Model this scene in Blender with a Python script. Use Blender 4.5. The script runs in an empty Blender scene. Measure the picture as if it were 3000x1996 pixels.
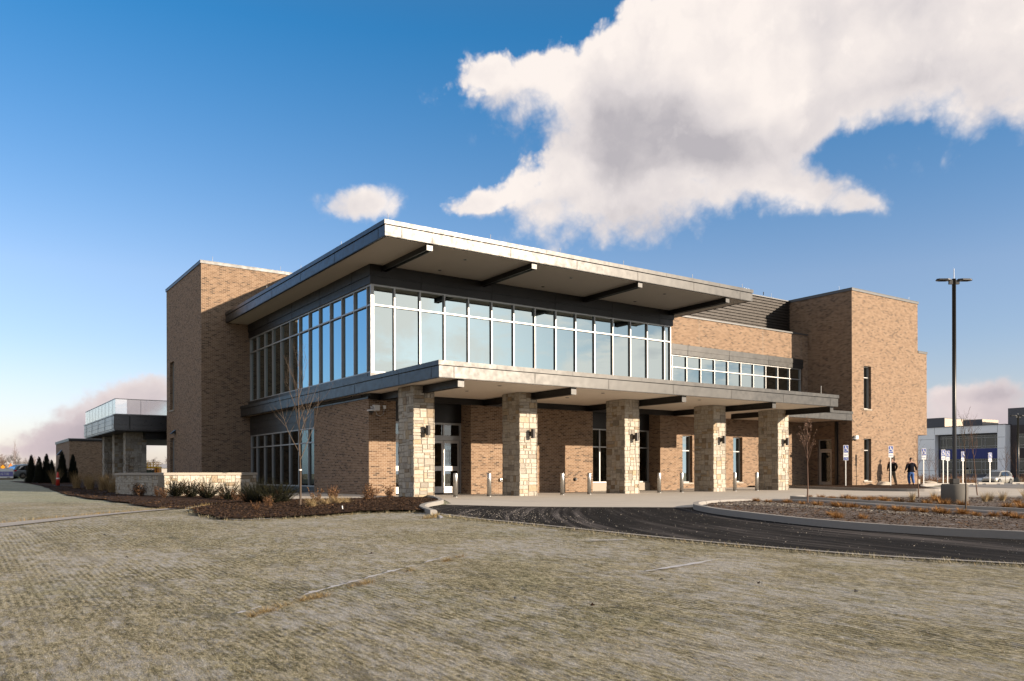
import bpy, bmesh, math, random
import numpy as np
from mathutils import Vector, Matrix, Euler
R = math.radians
random.seed(7)
C = bpy.context.scene.collection
SC = bpy.context.scene

# ------------------------------------------------------------------ camera, sky, sun, exposure
FW = (math.cos(R(55.3464)), math.sin(R(55.3464)))     # horizontal view direction
RT = (FW[1], -FW[0])
EYE = 0.9
cam = bpy.data.cameras.new('camera'); camo = bpy.data.objects.new('camera', cam); C.objects.link(camo)
ROLL = 13.6 / 5094
_r = Vector((RT[0], RT[1], 0)); _u = Vector((0, 0, 1)); _f = Vector((FW[0], FW[1], 0))
_r2 = _r * math.cos(ROLL) - _u * math.sin(ROLL); _u2 = _u * math.cos(ROLL) + _r * math.sin(ROLL)
_m = Matrix((_r2, _u2, -_f)).transposed().to_4x4(); _m.translation = (0, 0, EYE)
camo.matrix_world = _m
cam.sensor_width = 36; cam.lens = 28.592; cam.shift_y = (1387.3 - 998) / 3000.0
cam.clip_start = 0.1; cam.clip_end = 6000
SC.camera = camo
SC.view_settings.view_transform = 'Standard'; SC.view_settings.look = 'None'
SC.view_settings.exposure = 1.15; SC.view_settings.gamma = 1
SC.cycles.use_denoising = True
SC.cycles.max_bounces = 8; SC.cycles.transparent_max_bounces = 12
SC.cycles.caustics_reflective = False; SC.cycles.caustics_refractive = False

SUNV = Vector((0.54, -1.0, 0.298)).normalized()        # towards the sun
SUN_EL = math.asin(SUNV.z); SUN_AZ = math.atan2(SUNV.x, SUNV.y)
sl = bpy.data.lights.new('sun', 'SUN'); sl.energy = 5.0; sl.angle = R(0.53); sl.color = (1.0, 0.83, 0.64)
so = bpy.data.objects.new('sun', sl); C.objects.link(so)
so.rotation_euler = SUNV.to_track_quat('Z', 'Y').to_euler()

class NT:
    """tiny node-tree helper"""
    def __init__(s, nt): s.t = nt; s.n = nt.nodes; s.l = nt.links
    def node(s, typ, **kw):
        n = s.n.new(typ)
        for k, v in kw.items(): setattr(n, k, v)
        return n
    def put(s, sock, v):
        if isinstance(v, bpy.types.NodeSocket): s.l.new(v, sock)
        elif v is not None: sock.default_value = v
    def math(s, op, a, b=None, c=None, clamp=False):
        n = s.node('ShaderNodeMath', operation=op, use_clamp=clamp)
        s.put(n.inputs[0], a); s.put(n.inputs[1], b); s.put(n.inputs[2], c)
        return n.outputs[0]
    def mix(s, f, a, b, blend='MIX'):
        n = s.node('ShaderNodeMix', data_type='RGBA', blend_type=blend)
        s.put(n.inputs[0], f); s.put(n.inputs[6], a); s.put(n.inputs[7], b)
        return n.outputs[2]
    def ramp(s, f, stops, interp='LINEAR'):
        n = s.node('ShaderNodeValToRGB'); e = n.color_ramp.elements; n.color_ramp.interpolation = interp
        while len(e) < len(stops): e.new(0.5)
        for i, (p, c) in enumerate(stops):
            e[i].position = p; e[i].color = (c[0], c[1], c[2], 1) if not isinstance(c, (int, float)) else (c, c, c, 1)
        s.put(n.inputs[0], f); return n.outputs[0]
    def noise(s, vec, scale=5, detail=4, rough=.55, dist=0, dim='3D'):
        n = s.node('ShaderNodeTexNoise', noise_dimensions=dim)
        s.put(n.inputs['Vector'], vec); n.inputs['Scale'].default_value = scale
        n.inputs['Detail'].default_value = detail; n.inputs['Roughness'].default_value = rough
        n.inputs['Distortion'].default_value = dist
        return n.outputs['Fac']
    def mr(s, v, a, b, c=0., d=1., smooth=True):
        n = s.node('ShaderNodeMapRange', interpolation_type='SMOOTHSTEP' if smooth else 'LINEAR')
        s.put(n.inputs[0], v)
        for i, x in enumerate((a, b, c, d)): n.inputs[i + 1].default_value = x
        return n.outputs[0]
    def map(s, vec, loc=(0, 0, 0), rot=(0, 0, 0), sc=(1, 1, 1), typ='POINT'):
        n = s.node('ShaderNodeMapping', vector_type=typ)
        s.put(n.inputs[0], vec); n.inputs[1].default_value = loc; n.inputs[2].default_value = rot; n.inputs[3].default_value = sc
        return n.outputs[0]
    def xyz(s, v):
        n = s.node('ShaderNodeSeparateXYZ'); s.put(n.inputs[0], v); return n.outputs
    def comb(s, x, y, z):
        n = s.node('ShaderNodeCombineXYZ'); s.put(n.inputs[0], x); s.put(n.inputs[1], y); s.put(n.inputs[2], z); return n.outputs[0]
    def vadd(s, a, b):
        n = s.node('ShaderNodeVectorMath', operation='ADD'); s.put(n.inputs[0], a); s.put(n.inputs[1], b); return n.outputs[0]
    def vscale(s, a, k):
        n = s.node('ShaderNodeVectorMath', operation='SCALE'); s.put(n.inputs[0], a); s.put(n.inputs['Scale'], k); return n.outputs[0]
    def base(s, b, col, k=.74): s.put(b.inputs['Base Color'], s.vscale(col, k))
    def vlen(s, a):
        n = s.node('ShaderNodeVectorMath', operation='LENGTH'); s.put(n.inputs[0], a); return n.outputs['Value']

def build_world():
    w = bpy.data.worlds.new('World'); SC.world = w; w.use_nodes = True
    T = NT(w.node_tree); T.n.clear()
    out = T.node('ShaderNodeOutputWorld'); bg = T.node('ShaderNodeBackground')
    T.l.new(bg.outputs[0], out.inputs[0]); bg.inputs[1].default_value = SKY_STRENGTH
    sky = T.node('ShaderNodeTexSky', sky_type='NISHITA'); sky.sun_disc = False
    sky.sun_elevation = SUN_EL; sky.sun_rotation = SUN_AZ
    sky.air_density = 1.0; sky.dust_density = 0.6; sky.ozone_density = 2.0; sky.altitude = 100
    d = T.node('ShaderNodeTexCoord').outputs['Generated']
    # direction -> azimuth from the building axis and elevation
    rot = T.map(d, rot=(0, 0, R(90 - 55.3464)))
    x, y, z = T.xyz(rot)
    az = T.math('ARCTAN2', x, y); el = T.math('ARCSINE', z)
    # deepen the blue overhead the way a dry winter sky does
    skc = sky.outputs[0]
    dt = T.node('ShaderNodeVectorMath', operation='DOT_PRODUCT'); T.put(dt.inputs[0], d); dt.inputs[1].default_value = SUNV
    hs = T.node('ShaderNodeHueSaturation'); hs.inputs['Value'].default_value = 1
    T.put(hs.inputs['Saturation'], T.math('MULTIPLY', T.math('MINIMUM', T.mr(el, -.02, .16, .75, SKY_SAT), T.mr(el, .5, .8, SKY_SAT, .55)), T.mr(dt.outputs['Value'], .4, .95, 1.0, .62)))
    T.put(hs.inputs['Color'], skc); skc = hs.outputs[0]
    tint = T.ramp(T.math('DIVIDE', el, 1.6), [(0.0, SKY_LOW[:3]), (0.14, SKY_MID[:3]), (0.31, SKY_HIGH[:3]), (0.48, (.9, .9, .9))])
    skc = T.mix(1.0, skc, tint, 'MULTIPLY')
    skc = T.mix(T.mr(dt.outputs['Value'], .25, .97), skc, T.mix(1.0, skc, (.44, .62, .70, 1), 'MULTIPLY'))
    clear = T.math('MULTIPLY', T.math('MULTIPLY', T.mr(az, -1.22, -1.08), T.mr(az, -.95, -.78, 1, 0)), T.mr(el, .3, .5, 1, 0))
    skc = T.mix(clear, skc, T.mix(1.0, skc, (.70, 1.05, 1.35, 1), 'MULTIPLY'))          # bluer patch of unseen sky, added for the side glass to reflect
    warm_fill = T.math('MAXIMUM', T.mr(az, -1.5, -1.2, 1, 0), T.mr(el, .7, .95))
    skc = T.mix(T.math('MULTIPLY', warm_fill, .75), skc, (4.0, 3.75, 3.6, 1))                # pale fill in the unseen sky, added to warm the shaded faces
    P = T.comb(az, el, 0.0)
    w1 = T.node('ShaderNodeTexNoise'); T.put(w1.inputs['Vector'], P); w1.inputs['Scale'].default_value = 9; w1.inputs['Detail'].default_value = 8; w1.inputs['Roughness'].default_value = .6
    warp = T.vscale(T.vadd(w1.outputs['Color'], (-.5, -.5, -.5)), 0.05)
    Pw = T.vadd(P, warp)
    def blobs(L, vec):
        acc = None; vec0 = vec
        for cx, cy, sx, sy, r, a in L:
            if acc is not None:                              # keeps the evaluation in sequence (shader stack is small)
                ch = T.node('ShaderNodeVectorMath', operation='MULTIPLY_ADD'); T.put(ch.inputs[0], acc); ch.inputs[1].default_value = (1e-7, 0, 0); T.put(ch.inputs[2], vec0); vec = ch.outputs[0]
            q = T.map(vec, loc=(cx, cy, 0), rot=(0, 0, r), sc=(sx, sy, 1), typ='TEXTURE')
            q3 = T.node('ShaderNodeVectorMath', operation='MULTIPLY'); T.put(q3.inputs[0], q); q3.inputs[1].default_value = (1, 1, 0)
            v = T.mr(T.vlen(q3.outputs[0]), 0.1, 1.75, a, 0.0)
            acc = v if acc is None else T.math('ADD', acc, v)
        return acc
    CB = [(-0.0283, 0.4464, 0.0454, 0.0271, 0.175, 1), (0.0412, 0.4515, 0.0662, 0.0344, 0.14, 1), (0.1294, 0.4576, 0.0755, 0.0539, 0.349, 1), (0.2233, 0.4724, 0.0962, 0.0777, 0.436, 1), (0.3279, 0.4703, 0.1173, 0.0993, 0.262, 1.1), (0.4521, 0.4559, 0.1201, 0.0896, 0.0, 1.1), (0.5514, 0.4347, 0.0887, 0.0895, 0.0, 1.1), (0.6187, 0.4068, 0.0696, 0.0663, 0.0, 1.0), (0.1767, 0.4114, 0.0981, 0.05, 0.0, 0.9), (0.2839, 0.4088, 0.0933, 0.0486, 0.0, 0.9), (0.3847, 0.4102, 0.0869, 0.0403, 0.087, 0.8), (0.1055, 0.3879, 0.069, 0.0396, 0.0, 0.85), (0.2386, 0.3663, 0.0956, 0.0457, 0.0, 0.9), (0.025, 0.3404, 0.0802, 0.0271, 0.14, 0.9), (-0.0509, 0.3199, 0.0383, 0.018, 0.262, 0.9), (0.1214, 0.3354, 0.0894, 0.0395, 0.0, 0.9), (0.2156, 0.3262, 0.0833, 0.0389, 0.0, 0.9), (0.3031, 0.3358, 0.0677, 0.0309, -0.244, 0.9), (0.3665, 0.3086, 0.0507, 0.0226, -0.279, 0.95), (0.4094, 0.2913, 0.0272, 0.0119, -0.209, 0.8), (0.0654, 0.2947, 0.0837, 0.0258, 0.14, 0.85), (0.161, 0.2844, 0.0472, 0.0207, 0.0, 0.6), (-0.1846, 0.3181, 0.0447, 0.021, 0.087, 1.5), (-0.4203, 0.0945, 0.0385, 0.0211, 0.262, 1.35), (-0.4664, 0.0666, 0.0624, 0.0222, 0.314, 1.4249999999999998), (-0.5191, 0.0326, 0.0483, 0.017, 0.244, 1.275), (-0.4376, 0.0399, 0.0525, 0.0209, 0.0, 1.2000000000000002), (0.536, 0.0835, 0.0394, 0.0153, 0.175, 1.125), (0.5117, 0.0651, 0.0541, 0.0186, 0.0, 1.275), (0.5478, 0.0417, 0.0518, 0.0212, 0.0, 1.275), (-0.1039, 0.4366, 0.0224, 0.0193, 0.698, 0.35), (-0.0073, 0.3981, 0.0356, 0.0113, 0.175, 0.4), (0.4054, 0.3545, 0.0491, 0.0119, 0.07, -0.6), (0.2233, 0.3369, 0.0215, 0.0079, 0.0, -0.5)]
    CG = [(0.1767, 0.4061, 0.1034, 0.0477, 0.175, 0.85), (0.0493, 0.3867, 0.0838, 0.0258, 0.087, 0.5), (0.5031, 0.4873, 0.1241, 0.034, -0.052, 0.75), (0.2079, 0.3658, 0.1083, 0.0221, 0.0, 0.5), (0.1689, 0.303, 0.0722, 0.0255, 0.0, 0.4), (-0.4376, 0.0545, 0.0743, 0.022, 0.209, 0.75), (-0.4969, 0.0259, 0.05, 0.0114, 0.175, 0.6), (0.5396, 0.0806, 0.0333, 0.0069, 0.0, 0.5)]
    CM = CB[:17]                                             # the main bank and its lower arm
    densm = blobs(CM, Pw); dens = T.math('ADD', densm, blobs(CB[17:], Pw))
    fb = T.noise(Pw, scale=11, detail=11, rough=.66)
    fs1 = T.noise(Pw, scale=7, detail=6, rough=.5)
    fs2 = T.noise(T.vadd(Pw, (0.03, 0.03, 0)), scale=7, detail=6, rough=.5)
    densu = blobs(CM, T.vadd(Pw, (-0.008, 0.03, 0)))
    vo = T.node('ShaderNodeTexVoronoi', feature='SMOOTH_F1'); T.put(vo.inputs['Vector'], T.vadd(P, T.vscale(warp, .55)))
    vo.inputs['Scale'].default_value = 24; vo.inputs['Smoothness'].default_value = .75
    vo.inputs['Detail'].default_value = 3; vo.inputs['Roughness'].default_value = .55; vo.inputs['Lacunarity'].default_value = 2.2
    bil = T.math('SUBTRACT', .42, vo.outputs['Distance'])
    grad = T.math('SUBTRACT', densm, densu)                  # positive on sunny upper edges, negative underneath
    up = T.mr(grad, -.12, .22)
    dd = T.math('ADD', dens, T.math('ADD', T.math('MULTIPLY', T.math('SUBTRACT', fb, 0.5), 1.35), T.math('MULTIPLY', bil, 1.0)))
    soft = T.mr(dd, -0.30, 0.95); sharp = T.mr(dd, -0.04, 0.56)
    cov = T.math('ADD', T.math('MULTIPLY', soft, T.math('SUBTRACT', 1.0, up)), T.math('MULTIPLY', sharp, up))
    cov = T.math('MULTIPLY', cov, T.mr(dens, .0, .32))
    # the rest of the sky, outside the photographed sector: scattered cumulus
    pl = T.node('ShaderNodeVectorMath', operation='DIVIDE'); T.put(pl.inputs[0], d)
    zz = T.math('ADD', T.math('MAXIMUM', T.xyz(d)[2], 0.0), 0.13); T.put(pl.inputs[1], T.comb(zz, zz, zz))
    oth = T.noise(pl.outputs[0], scale=1.7, detail=8, rough=.58)
    side = T.math('MAXIMUM', T.mr(az, 0.86, 1.05), T.mr(el, .64, .80))
    ocov = T.math('MULTIPLY', T.mr(oth, 0.47, 0.58), side)
    back = blobs([(2.075, .20, .045, .05, .5, 1.1), (1.98, .15, .05, .02, .2, .7), (1.857, .118, .035, .022, 0., 1.0), (1.756, .128, .03, .045, .3, 1.0), (1.65, .10, .06, .022, 0., .9), (1.9, .19, .05, .012, .1, .55)], P)
    wis = T.noise(P, scale=26, detail=5, rough=.6)
    ocov = T.math('MAXIMUM', ocov, T.mr(T.math('ADD', back, T.math('MULTIPLY', T.math('SUBTRACT', wis, .5), 1.5)), .25, .85))
    edge = T.math('MULTIPLY', T.mr(T.math('ABSOLUTE', az), .66, .84, 1, 0), T.mr(el, .56, .63, 1, 0))
    cov = T.math('MULTIPLY', cov, T.math('MULTIPLY', edge, T.mr(el, -0.005, 0.03)))
    ocov = T.math('MULTIPLY', ocov, T.mr(el, -0.005, 0.03, 0., .9))
    # light and shade of the cloud: lit from the right, thick cores greyer
    gcl = T.math('MULTIPLY', T.math('MINIMUM', T.math('MAXIMUM', grad, -.3), .45), .38)
    bcl = T.math('MULTIPLY', T.math('MINIMUM', T.math('MAXIMUM', bil, -.3), .4), .45)
    lit = T.math('ADD', T.math('MULTIPLY', T.math('SUBTRACT', fs1, fs2), 1.5), T.math('ADD', gcl, T.math('ADD', bcl, T.math('ADD', T.math('MULTIPLY', T.math('SUBTRACT', fb, .5), .35), 0.74))))
    gre = T.math('MULTIPLY', blobs(CG, Pw), 0.52)
    thin = T.mr(dd, 0.4, 1.5, 0.12, -0.05)
    lit = T.math('SUBTRACT', T.math('ADD', lit, thin), T.math('MINIMUM', gre, 0.43), clamp=True)
    ccol = T.ramp(lit, [(0.0, CL_DARK), (0.35, CL_MID), (0.85, CL_LIT)])
    # warmer and dimmer low down
    ccol = T.mix(T.mr(el, 0.0, 0.2), T.mix(1.0, ccol, (0.74, 0.67, 0.72, 1), 'MULTIPLY'), ccol)
    # elsewhere: broken cloud, brighter towards the sun behind the camera
    glow = T.mr(dt.outputs['Value'], 0.72, 1.0, 0.85, 2.1)
    oc2 = T.vscale(T.ramp(T.math('ADD', T.mr(oth, .45, .75), -.05), [(0., CL_LIT), (.6, CL_LIT), (1., CL_MID)]), glow)
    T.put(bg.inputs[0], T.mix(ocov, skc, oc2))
    bg2 = T.node('ShaderNodeBackground'); bg2.inputs[1].default_value = SKY_STRENGTH
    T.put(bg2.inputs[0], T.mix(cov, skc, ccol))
    sec = T.math('MULTIPLY', T.math('LESS_THAN', T.math('ABSOLUTE', az), .85), T.math('MULTIPLY', T.math('GREATER_THAN', el, -.01), T.math('LESS_THAN', el, .64)))
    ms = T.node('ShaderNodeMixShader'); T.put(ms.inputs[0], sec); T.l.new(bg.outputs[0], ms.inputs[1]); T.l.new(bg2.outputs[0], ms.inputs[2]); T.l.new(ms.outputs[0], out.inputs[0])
    w.cycles.sampling_method = 'MANUAL'; w.cycles.sample_map_resolution = 512

SKY_STRENGTH = 0.084
SKY_SAT = 1.2
SKY_LOW = (.80, .74, .90, 1); SKY_MID = (1.25, .98, 1.0, 1); SKY_HIGH = (0.36, .88, 1.06, 1)
CL_DARK = (2.7, 2.55, 2.7); CL_MID = (4.0, 3.72, 3.72); CL_LIT = (5.3, 4.85, 4.58)
build_world()

# ------------------------------------------------------------------ terrain
def ss(t): t = min(1., max(0., t)); return t * t * (3 - 2 * t)
def tz(X, Y):
    w = X * FW[0] + Y * FW[1]
    z = -.5 * (1 - ss(w / 23.))
    if Y > 45: z += .38 * min(1.6, (Y - 45) / 75)
    if X > 66: z -= .68 * ss((X - 66) / 40)
    return z

# ------------------------------------------------------------------ materials
MATS = {}
def newmat(name):
    m = bpy.data.materials.new(name); m.use_nodes = True
    T = NT(m.node_tree); b = T.n['Principled BSDF']; MATS[name] = m
    return m, T, b
def simple(name, col, rough=.6, metal=0., var=.12, scale=3., bump=0., bscale=40., emit=None, spec=None, k=.74):
    m, T, b = newmat(name)
    oc = T.node('ShaderNodeTexCoord').outputs['Object']
    n = T.noise(oc, scale, 5, .6)
    c = T.mix(n, tuple(max(0, x * (1 - var)) for x in col) + (1,), tuple(min(1, x * (1 + var)) for x in col) + (1,))
    T.base(b, c, k); b.inputs['Metallic'].default_value = metal
    T.put(b.inputs['Roughness'], T.math('ADD', T.math('MULTIPLY', T.math('SUBTRACT', n, .5), .12), rough, clamp=True))
    if spec is not None: b.inputs['Specular IOR Level'].default_value = spec
    if bump:
        bn = T.node('ShaderNodeBump'); bn.inputs['Strength'].default_value = bump; bn.inputs['Distance'].default_value = .01
        T.put(bn.inputs['Height'], T.noise(oc, bscale, 4, .6)); T.l.new(bn.outputs[0], b.inputs['Normal'])
    if emit:
        b.inputs['Emission Color'].default_value = tuple(emit[0]) + (1,); b.inputs['Emission Strength'].default_value = emit[1]
    return m

def mk_brick():
    m, T, b = newmat('brick')
    uv = T.node('ShaderNodeUVMap').outputs[0]
    br = T.node('ShaderNodeTexBrick'); br.offset = .5; br.squash = 1
    T.put(br.inputs['Vector'], uv)
    br.inputs['Color1'].default_value = (0, 0, 0, 1); br.inputs['Color2'].default_value = (1, 1, 1, 1); br.inputs['Mortar'].default_value = (.5, .5, .5, 1)
    br.inputs['Scale'].default_value = 1; br.inputs['Mortar Size'].default_value = .0055; br.inputs['Mortar Smooth'].default_value = .15
    br.inputs['Bias'].default_value = 0; br.inputs['Brick Width'].default_value = .2032; br.inputs['Row Height'].default_value = .0677
    oc = T.node('ShaderNodeTexCoord').outputs['Object']
    rnd = T.xyz(br.outputs['Color'])[0]
    rnd = T.math('ADD', rnd, T.math('MULTIPLY', T.math('SUBTRACT', T.noise(oc, 1.3, 3), .5), .18), clamp=True)
    col = T.ramp(rnd, [(0.0, (.075, .046, .030)), (.10, (.11, .067, .042)), (.16, (.185, .112, .068)), (.5, (.265, .165, .10)), (.82, (.33, .218, .14)), (1.0, (.21, .125, .074))])
    col = T.mix(T.math('MULTIPLY', T.noise(oc, .35, 4), .2), col, (.28, .19, .13, 1))
    fac = br.outputs['Fac']
    mort = T.mix(T.noise(oc, 6, 4), (.50, .41, .315, 1), (.58, .485, .38, 1))
    T.base(b, T.mix(fac, col, mort), .70); b.inputs['Roughness'].default_value = .85
    b.inputs['Specular IOR Level'].default_value = .25
    bn = T.node('ShaderNodeBump'); bn.inputs['Strength'].default_value = .6; bn.inputs['Distance'].default_value = .006
    T.put(bn.inputs['Height'], T.math('SUBTRACT', T.noise(oc, 60, 3), T.math('MULTIPLY', fac, 1.5))); T.l.new(bn.outputs[0], b.inputs['Normal'])
mk_brick()

def mk_stone():
    m, T, b = newmat('stone')
    a = T.node('ShaderNodeAttribute', attribute_name='tone'); t = a.outputs['Fac']
    oc = T.node('ShaderNodeTexCoord').outputs['Object']
    col = T.ramp(t, [(0, (.29, .265, .23)), (.25, (.45, .415, .365)), (.5, (.57, .53, .465)), (.78, (.62, .575, .505)), (.9, (.52, .42, .29)), (1., (.36, .29, .215))])
    n = T.noise(oc, 9, 6, .65)
    col = T.mix(T.mr(n, .35, .75), T.mix(1.0, col, (.78, .76, .72, 1), 'MULTIPLY'), col)
    n2 = T.noise(T.map(oc, sc=(14, 14, 5)), 2.2, 4)
    col = T.mix(T.mr(n2, .58, .75, 0, .45), col, (.30, .22, .13, 1))
    T.base(b, col); b.inputs['Roughness'].default_value = .85; b.inputs['Specular IOR Level'].default_value = .25
    bn = T.node('ShaderNodeBump'); bn.inputs['Strength'].default_value = .7; bn.inputs['Distance'].default_value = .012
    T.put(bn.inputs['Height'], T.noise(oc, 28, 6, .65)); T.l.new(bn.outputs[0], b.inputs['Normal'])
mk_stone()
simple('stone_mortar', (.27, .235, .19), .9)

def mk_metal(name, col, rough, metal, oil=.25):
    m, T, b = newmat(name)
    oc = T.node('ShaderNodeTexCoord').outputs['Object']
    n = T.noise(oc, 1.3, 4)
    T.base(b, T.mix(n, tuple(x * .88 for x in col) + (1,), tuple(x * 1.1 for x in col) + (1,)))
    b.inputs['Metallic'].default_value = metal
    T.put(b.inputs['Roughness'], T.mr(T.noise(oc, 5, 4), .2, .8, rough - .05, rough + .08))
    bn = T.node('ShaderNodeBump'); bn.inputs['Strength'].default_value = oil; bn.inputs['Distance'].default_value = .05
    T.put(bn.inputs['Height'], T.noise(oc, .9, 2)); T.l.new(bn.outputs[0], b.inputs['Normal'])
    return m
mk_metal('fascia_metal', (.056, .0555, .055), .38, .5)
mk_metal('dark_metal', (.017, .0155, .015), .42, .3)
mk_metal('balcony_metal', (.11, .112, .118), .30, .7, .01)
mk_metal('louvre_metal', (.034, .027, .022), .55, .3, .1)
mk_metal('mullion', (.46, .46, .455), .45, .45, .05)
mk_metal('stainless', (.62, .61, .59), .28, .95, .05)
mk_metal('galvanised', (.60, .61, .61), .42, .6, .1)
mk_metal('coping_metal', (.12, .122, .125), .45, .4, .1)
simple('black_paint', (.016, .015, .015), .38)
simple('bronze_paint', (.03, .024, .02), .4)
simple('soffit', (.84, .745, .635), .75, var=.04)
simple('white_plastic', (.75, .75, .74), .4, var=.03)
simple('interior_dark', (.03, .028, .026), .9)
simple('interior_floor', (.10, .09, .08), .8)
simple('strip_lamp', (.9, .8, .5), .5, emit=((1, .62, .12), 6))
simple('white_lamp', (.9, .9, .9), .5, emit=((1, .95, .85), 5))
simple('lit_red_sign', (.8, .05, .03), .5, emit=((1, .03, .01), 5))
simple('precast', (.38, .335, .28), .85, bump=.3)
simple('sign_white', (.80, .80, .80), .45, var=.02)
simple('sign_blue', (.012, .055, .30), .4, var=.04)
simple('door_panel', (.58, .55, .52), .45, .3, var=.04)

def mk_glass(name, tint, refl, dark):
    m, T, b = newmat(name); T.n.remove(b)
    out = T.n['Material Output']
    gl = T.node('ShaderNodeBsdfGlossy'); gl.inputs['Color'].default_value = (*refl, 1); gl.inputs['Roughness'].default_value = 0.0
    tr = T.node('ShaderNodeBsdfTransparent'); tr.inputs['Color'].default_value = (*tint, 1)
    oc = T.node('ShaderNodeTexCoord').outputs['Object']
    bn = T.node('ShaderNodeBump'); bn.inputs['Strength'].default_value = .05; bn.inputs['Distance'].default_value = .02
    T.put(bn.inputs['Height'], T.noise(oc, .8, 1)); T.l.new(bn.outputs[0], gl.inputs['Normal'])
    lw = T.node('ShaderNodeFresnel'); lw.inputs['IOR'].default_value = 1.5
    f = T.math('ADD', T.math('MULTIPLY', lw.outputs[0], .75), dark, clamp=True)
    mx = T.node('ShaderNodeMixShader'); T.put(mx.inputs[0], f)
    T.l.new(tr.outputs[0], mx.inputs[1]); T.l.new(gl.outputs[0], mx.inputs[2]); T.l.new(mx.outputs[0], out.inputs[0])
mk_glass('coated_glass', (.09, .11, .105), (.66, .765, .76), .42)
mk_glass('door_glass', (.22, .24, .23), (.9, .95, .95), .05)
mk_glass('clear_glass', (.96, .97, .97), (.95, 1, 1), .14)
mk_glass('car_glass', (.10, .11, .12), (.9, .95, 1), .12)

def mk_lawn():
    m, T, b = newmat('straw_lawn')
    oc = T.node('ShaderNodeTexCoord').outputs['Object']
    x, y, z = T.xyz(oc)
    fine = T.noise(T.map(oc, sc=(44, 15, 1)), 1.6, 4, .75)
    mid = T.noise(T.map(oc, sc=(3.2, 1.6, 1)), 1.3, 5, .62)
    spk = T.noise(T.map(oc, sc=(24, 10, 1)), 1.0, 2, .6)
    big = T.noise(oc, .22, 4, .6)
    # rows pressed into the straw mat, running with the lawn
    rowx = T.math('ADD', x, T.math('MULTIPLY', T.noise(T.map(oc, sc=(.7, .2, 1)), 1.2, 2), .06))
    row = T.math('SINE', T.math('MULTIPLY', rowx, 2 * math.pi / .065))
    rowm = T.mr(T.noise(oc, .5, 3), .30, .62)
    rowv = T.math('MULTIPLY', T.math('MULTIPLY', row, rowm), .085)
    v = T.math('ADD', T.math('ADD', T.math('ADD', T.math('MULTIPLY', T.math('SUBTRACT', fine, .5), 1.1), T.math('MULTIPLY', T.math('SUBTRACT', spk, .5), .75)), T.math('MULTIPLY', mid, .45)), T.math('ADD', rowv, .26))
    straw = T.ramp(v, [(.20, (.028, .028, .016)), (.38, (.115, .106, .064)), (.53, (.325, .292, .182)), (.76, (.60, .55, .415))])
    green = T.mix(T.mr(T.noise(T.map(oc, sc=(1, .6, 1)), .9, 4), .5, .72, 0, .5), straw, T.ramp(v, [(.3, (.06, .062, .032)), (.7, (.40, .385, .23))]))
    fr = T.math('ADD', T.math('MULTIPLY', T.noise(T.map(oc, sc=(9, 3.2, 1)), 1.1, 6, .7), .6), T.math('MULTIPLY', T.noise(oc, .45, 4, .6), .4))
    frost = T.mr(fr, .45, .63, 0, .72)
    col = T.mix(frost, green, (.52, .53, .56, 1))
    # two old wheel tracks across the seeding
    tr = None
    for x0, k in ((1.35, -.075), (3.05, -.02), (4.75, -.05)):
        dx = T.math('ABSOLUTE', T.math('SUBTRACT', T.math('ADD', x, T.math('MULTIPLY', T.math('SUBTRACT', y, 16.), -k)), T.math('ADD', T.math('MULTIPLY', T.noise(oc, .6, 3), .35), x0 - .17)))
        t = T.mr(dx, .02, .11, 1, 0); tr = t if tr is None else T.math('MAXIMUM', tr, t)
    tr = T.math('MULTIPLY', T.math('MULTIPLY', tr, T.mr(T.noise(oc, 1.6, 5, .7), .42, .6)), .5)
    col = T.mix(tr, col, (.10, .10, .09, 1))
    # frost on the far lawn, with the partial shade there put into its tint
    frost_shade = T.mr(T.math('ADD', T.math('ADD', T.math('MULTIPLY', x, 1.13), y), T.math('MULTIPLY', T.noise(oc, .5, 4), 3.)), 32.6, 36.0, 0, .5)
    col = T.mix(frost_shade, col, T.mix(T.mr(v, .2, .75), (.14, .17, .11, 1), (.50, .56, .46, 1)))
    col = T.mix(T.mr(big, .3, .7, 0, .2), col, (.50, .42, .28, 1))
    T.base(b, col); b.inputs['Roughness'].default_value = .9; b.inputs['Specular IOR Level'].default_value = .15
    bn = T.node('ShaderNodeBump'); bn.inputs['Strength'].default_value = .9; bn.inputs['Distance'].default_value = .03
    T.put(bn.inputs['Height'], v); T.l.new(bn.outputs[0], b.inputs['Normal'])
mk_lawn()

def mk_tone(name, stops, rough=.85, trans=0.):
    m, T, b = newmat(name)
    t = T.node('ShaderNodeAttribute', attribute_name='tone').outputs['Fac']
    T.base(b, T.ramp(t, stops)); b.inputs['Roughness'].default_value = rough
    b.inputs['Specular IOR Level'].default_value = .2
    return m
mk_tone('straw_blade', [(0, (.035, .035, .018)), (.25, (.15, .138, .08)), (.5, (.38, .335, .21)), (.8, (.62, .56, .40)), (.9, (.52, .34, .15)), (1, (.62, .62, .65))])
mk_tone('orange_straw', [(0, (.13, .085, .035)), (.5, (.36, .25, .11)), (1, (.55, .43, .23))])
mk_tone('mulch_chip', [(0, (.016, .010, .007)), (.4, (.045, .025, .015)), (.8, (.095, .052, .028)), (1, (.20, .115, .055))])
mk_tone('gravel', [(0, (.16, .14, .12)), (.5, (.38, .34, .30)), (1, (.62, .57, .51))])
mk_tone('dry_grass', [(0, (.16, .10, .045)), (.5, (.36, .25, .12)), (1, (.55, .43, .25))])
mk_tone('tuft_grass', [(0, (.15, .07, .022)), (.5, (.36, .18, .06)), (1, (.52, .31, .12))])
mk_tone('brown_stem', [(0, (.045, .024, .015)), (.5, (.12, .062, .033)), (1, (.26, .14, .06))])
mk_tone('yew_needle', [(0, (.004, .005, .002)), (.6, (.016, .017, .006)), (1, (.07, .06, .018))])
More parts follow.
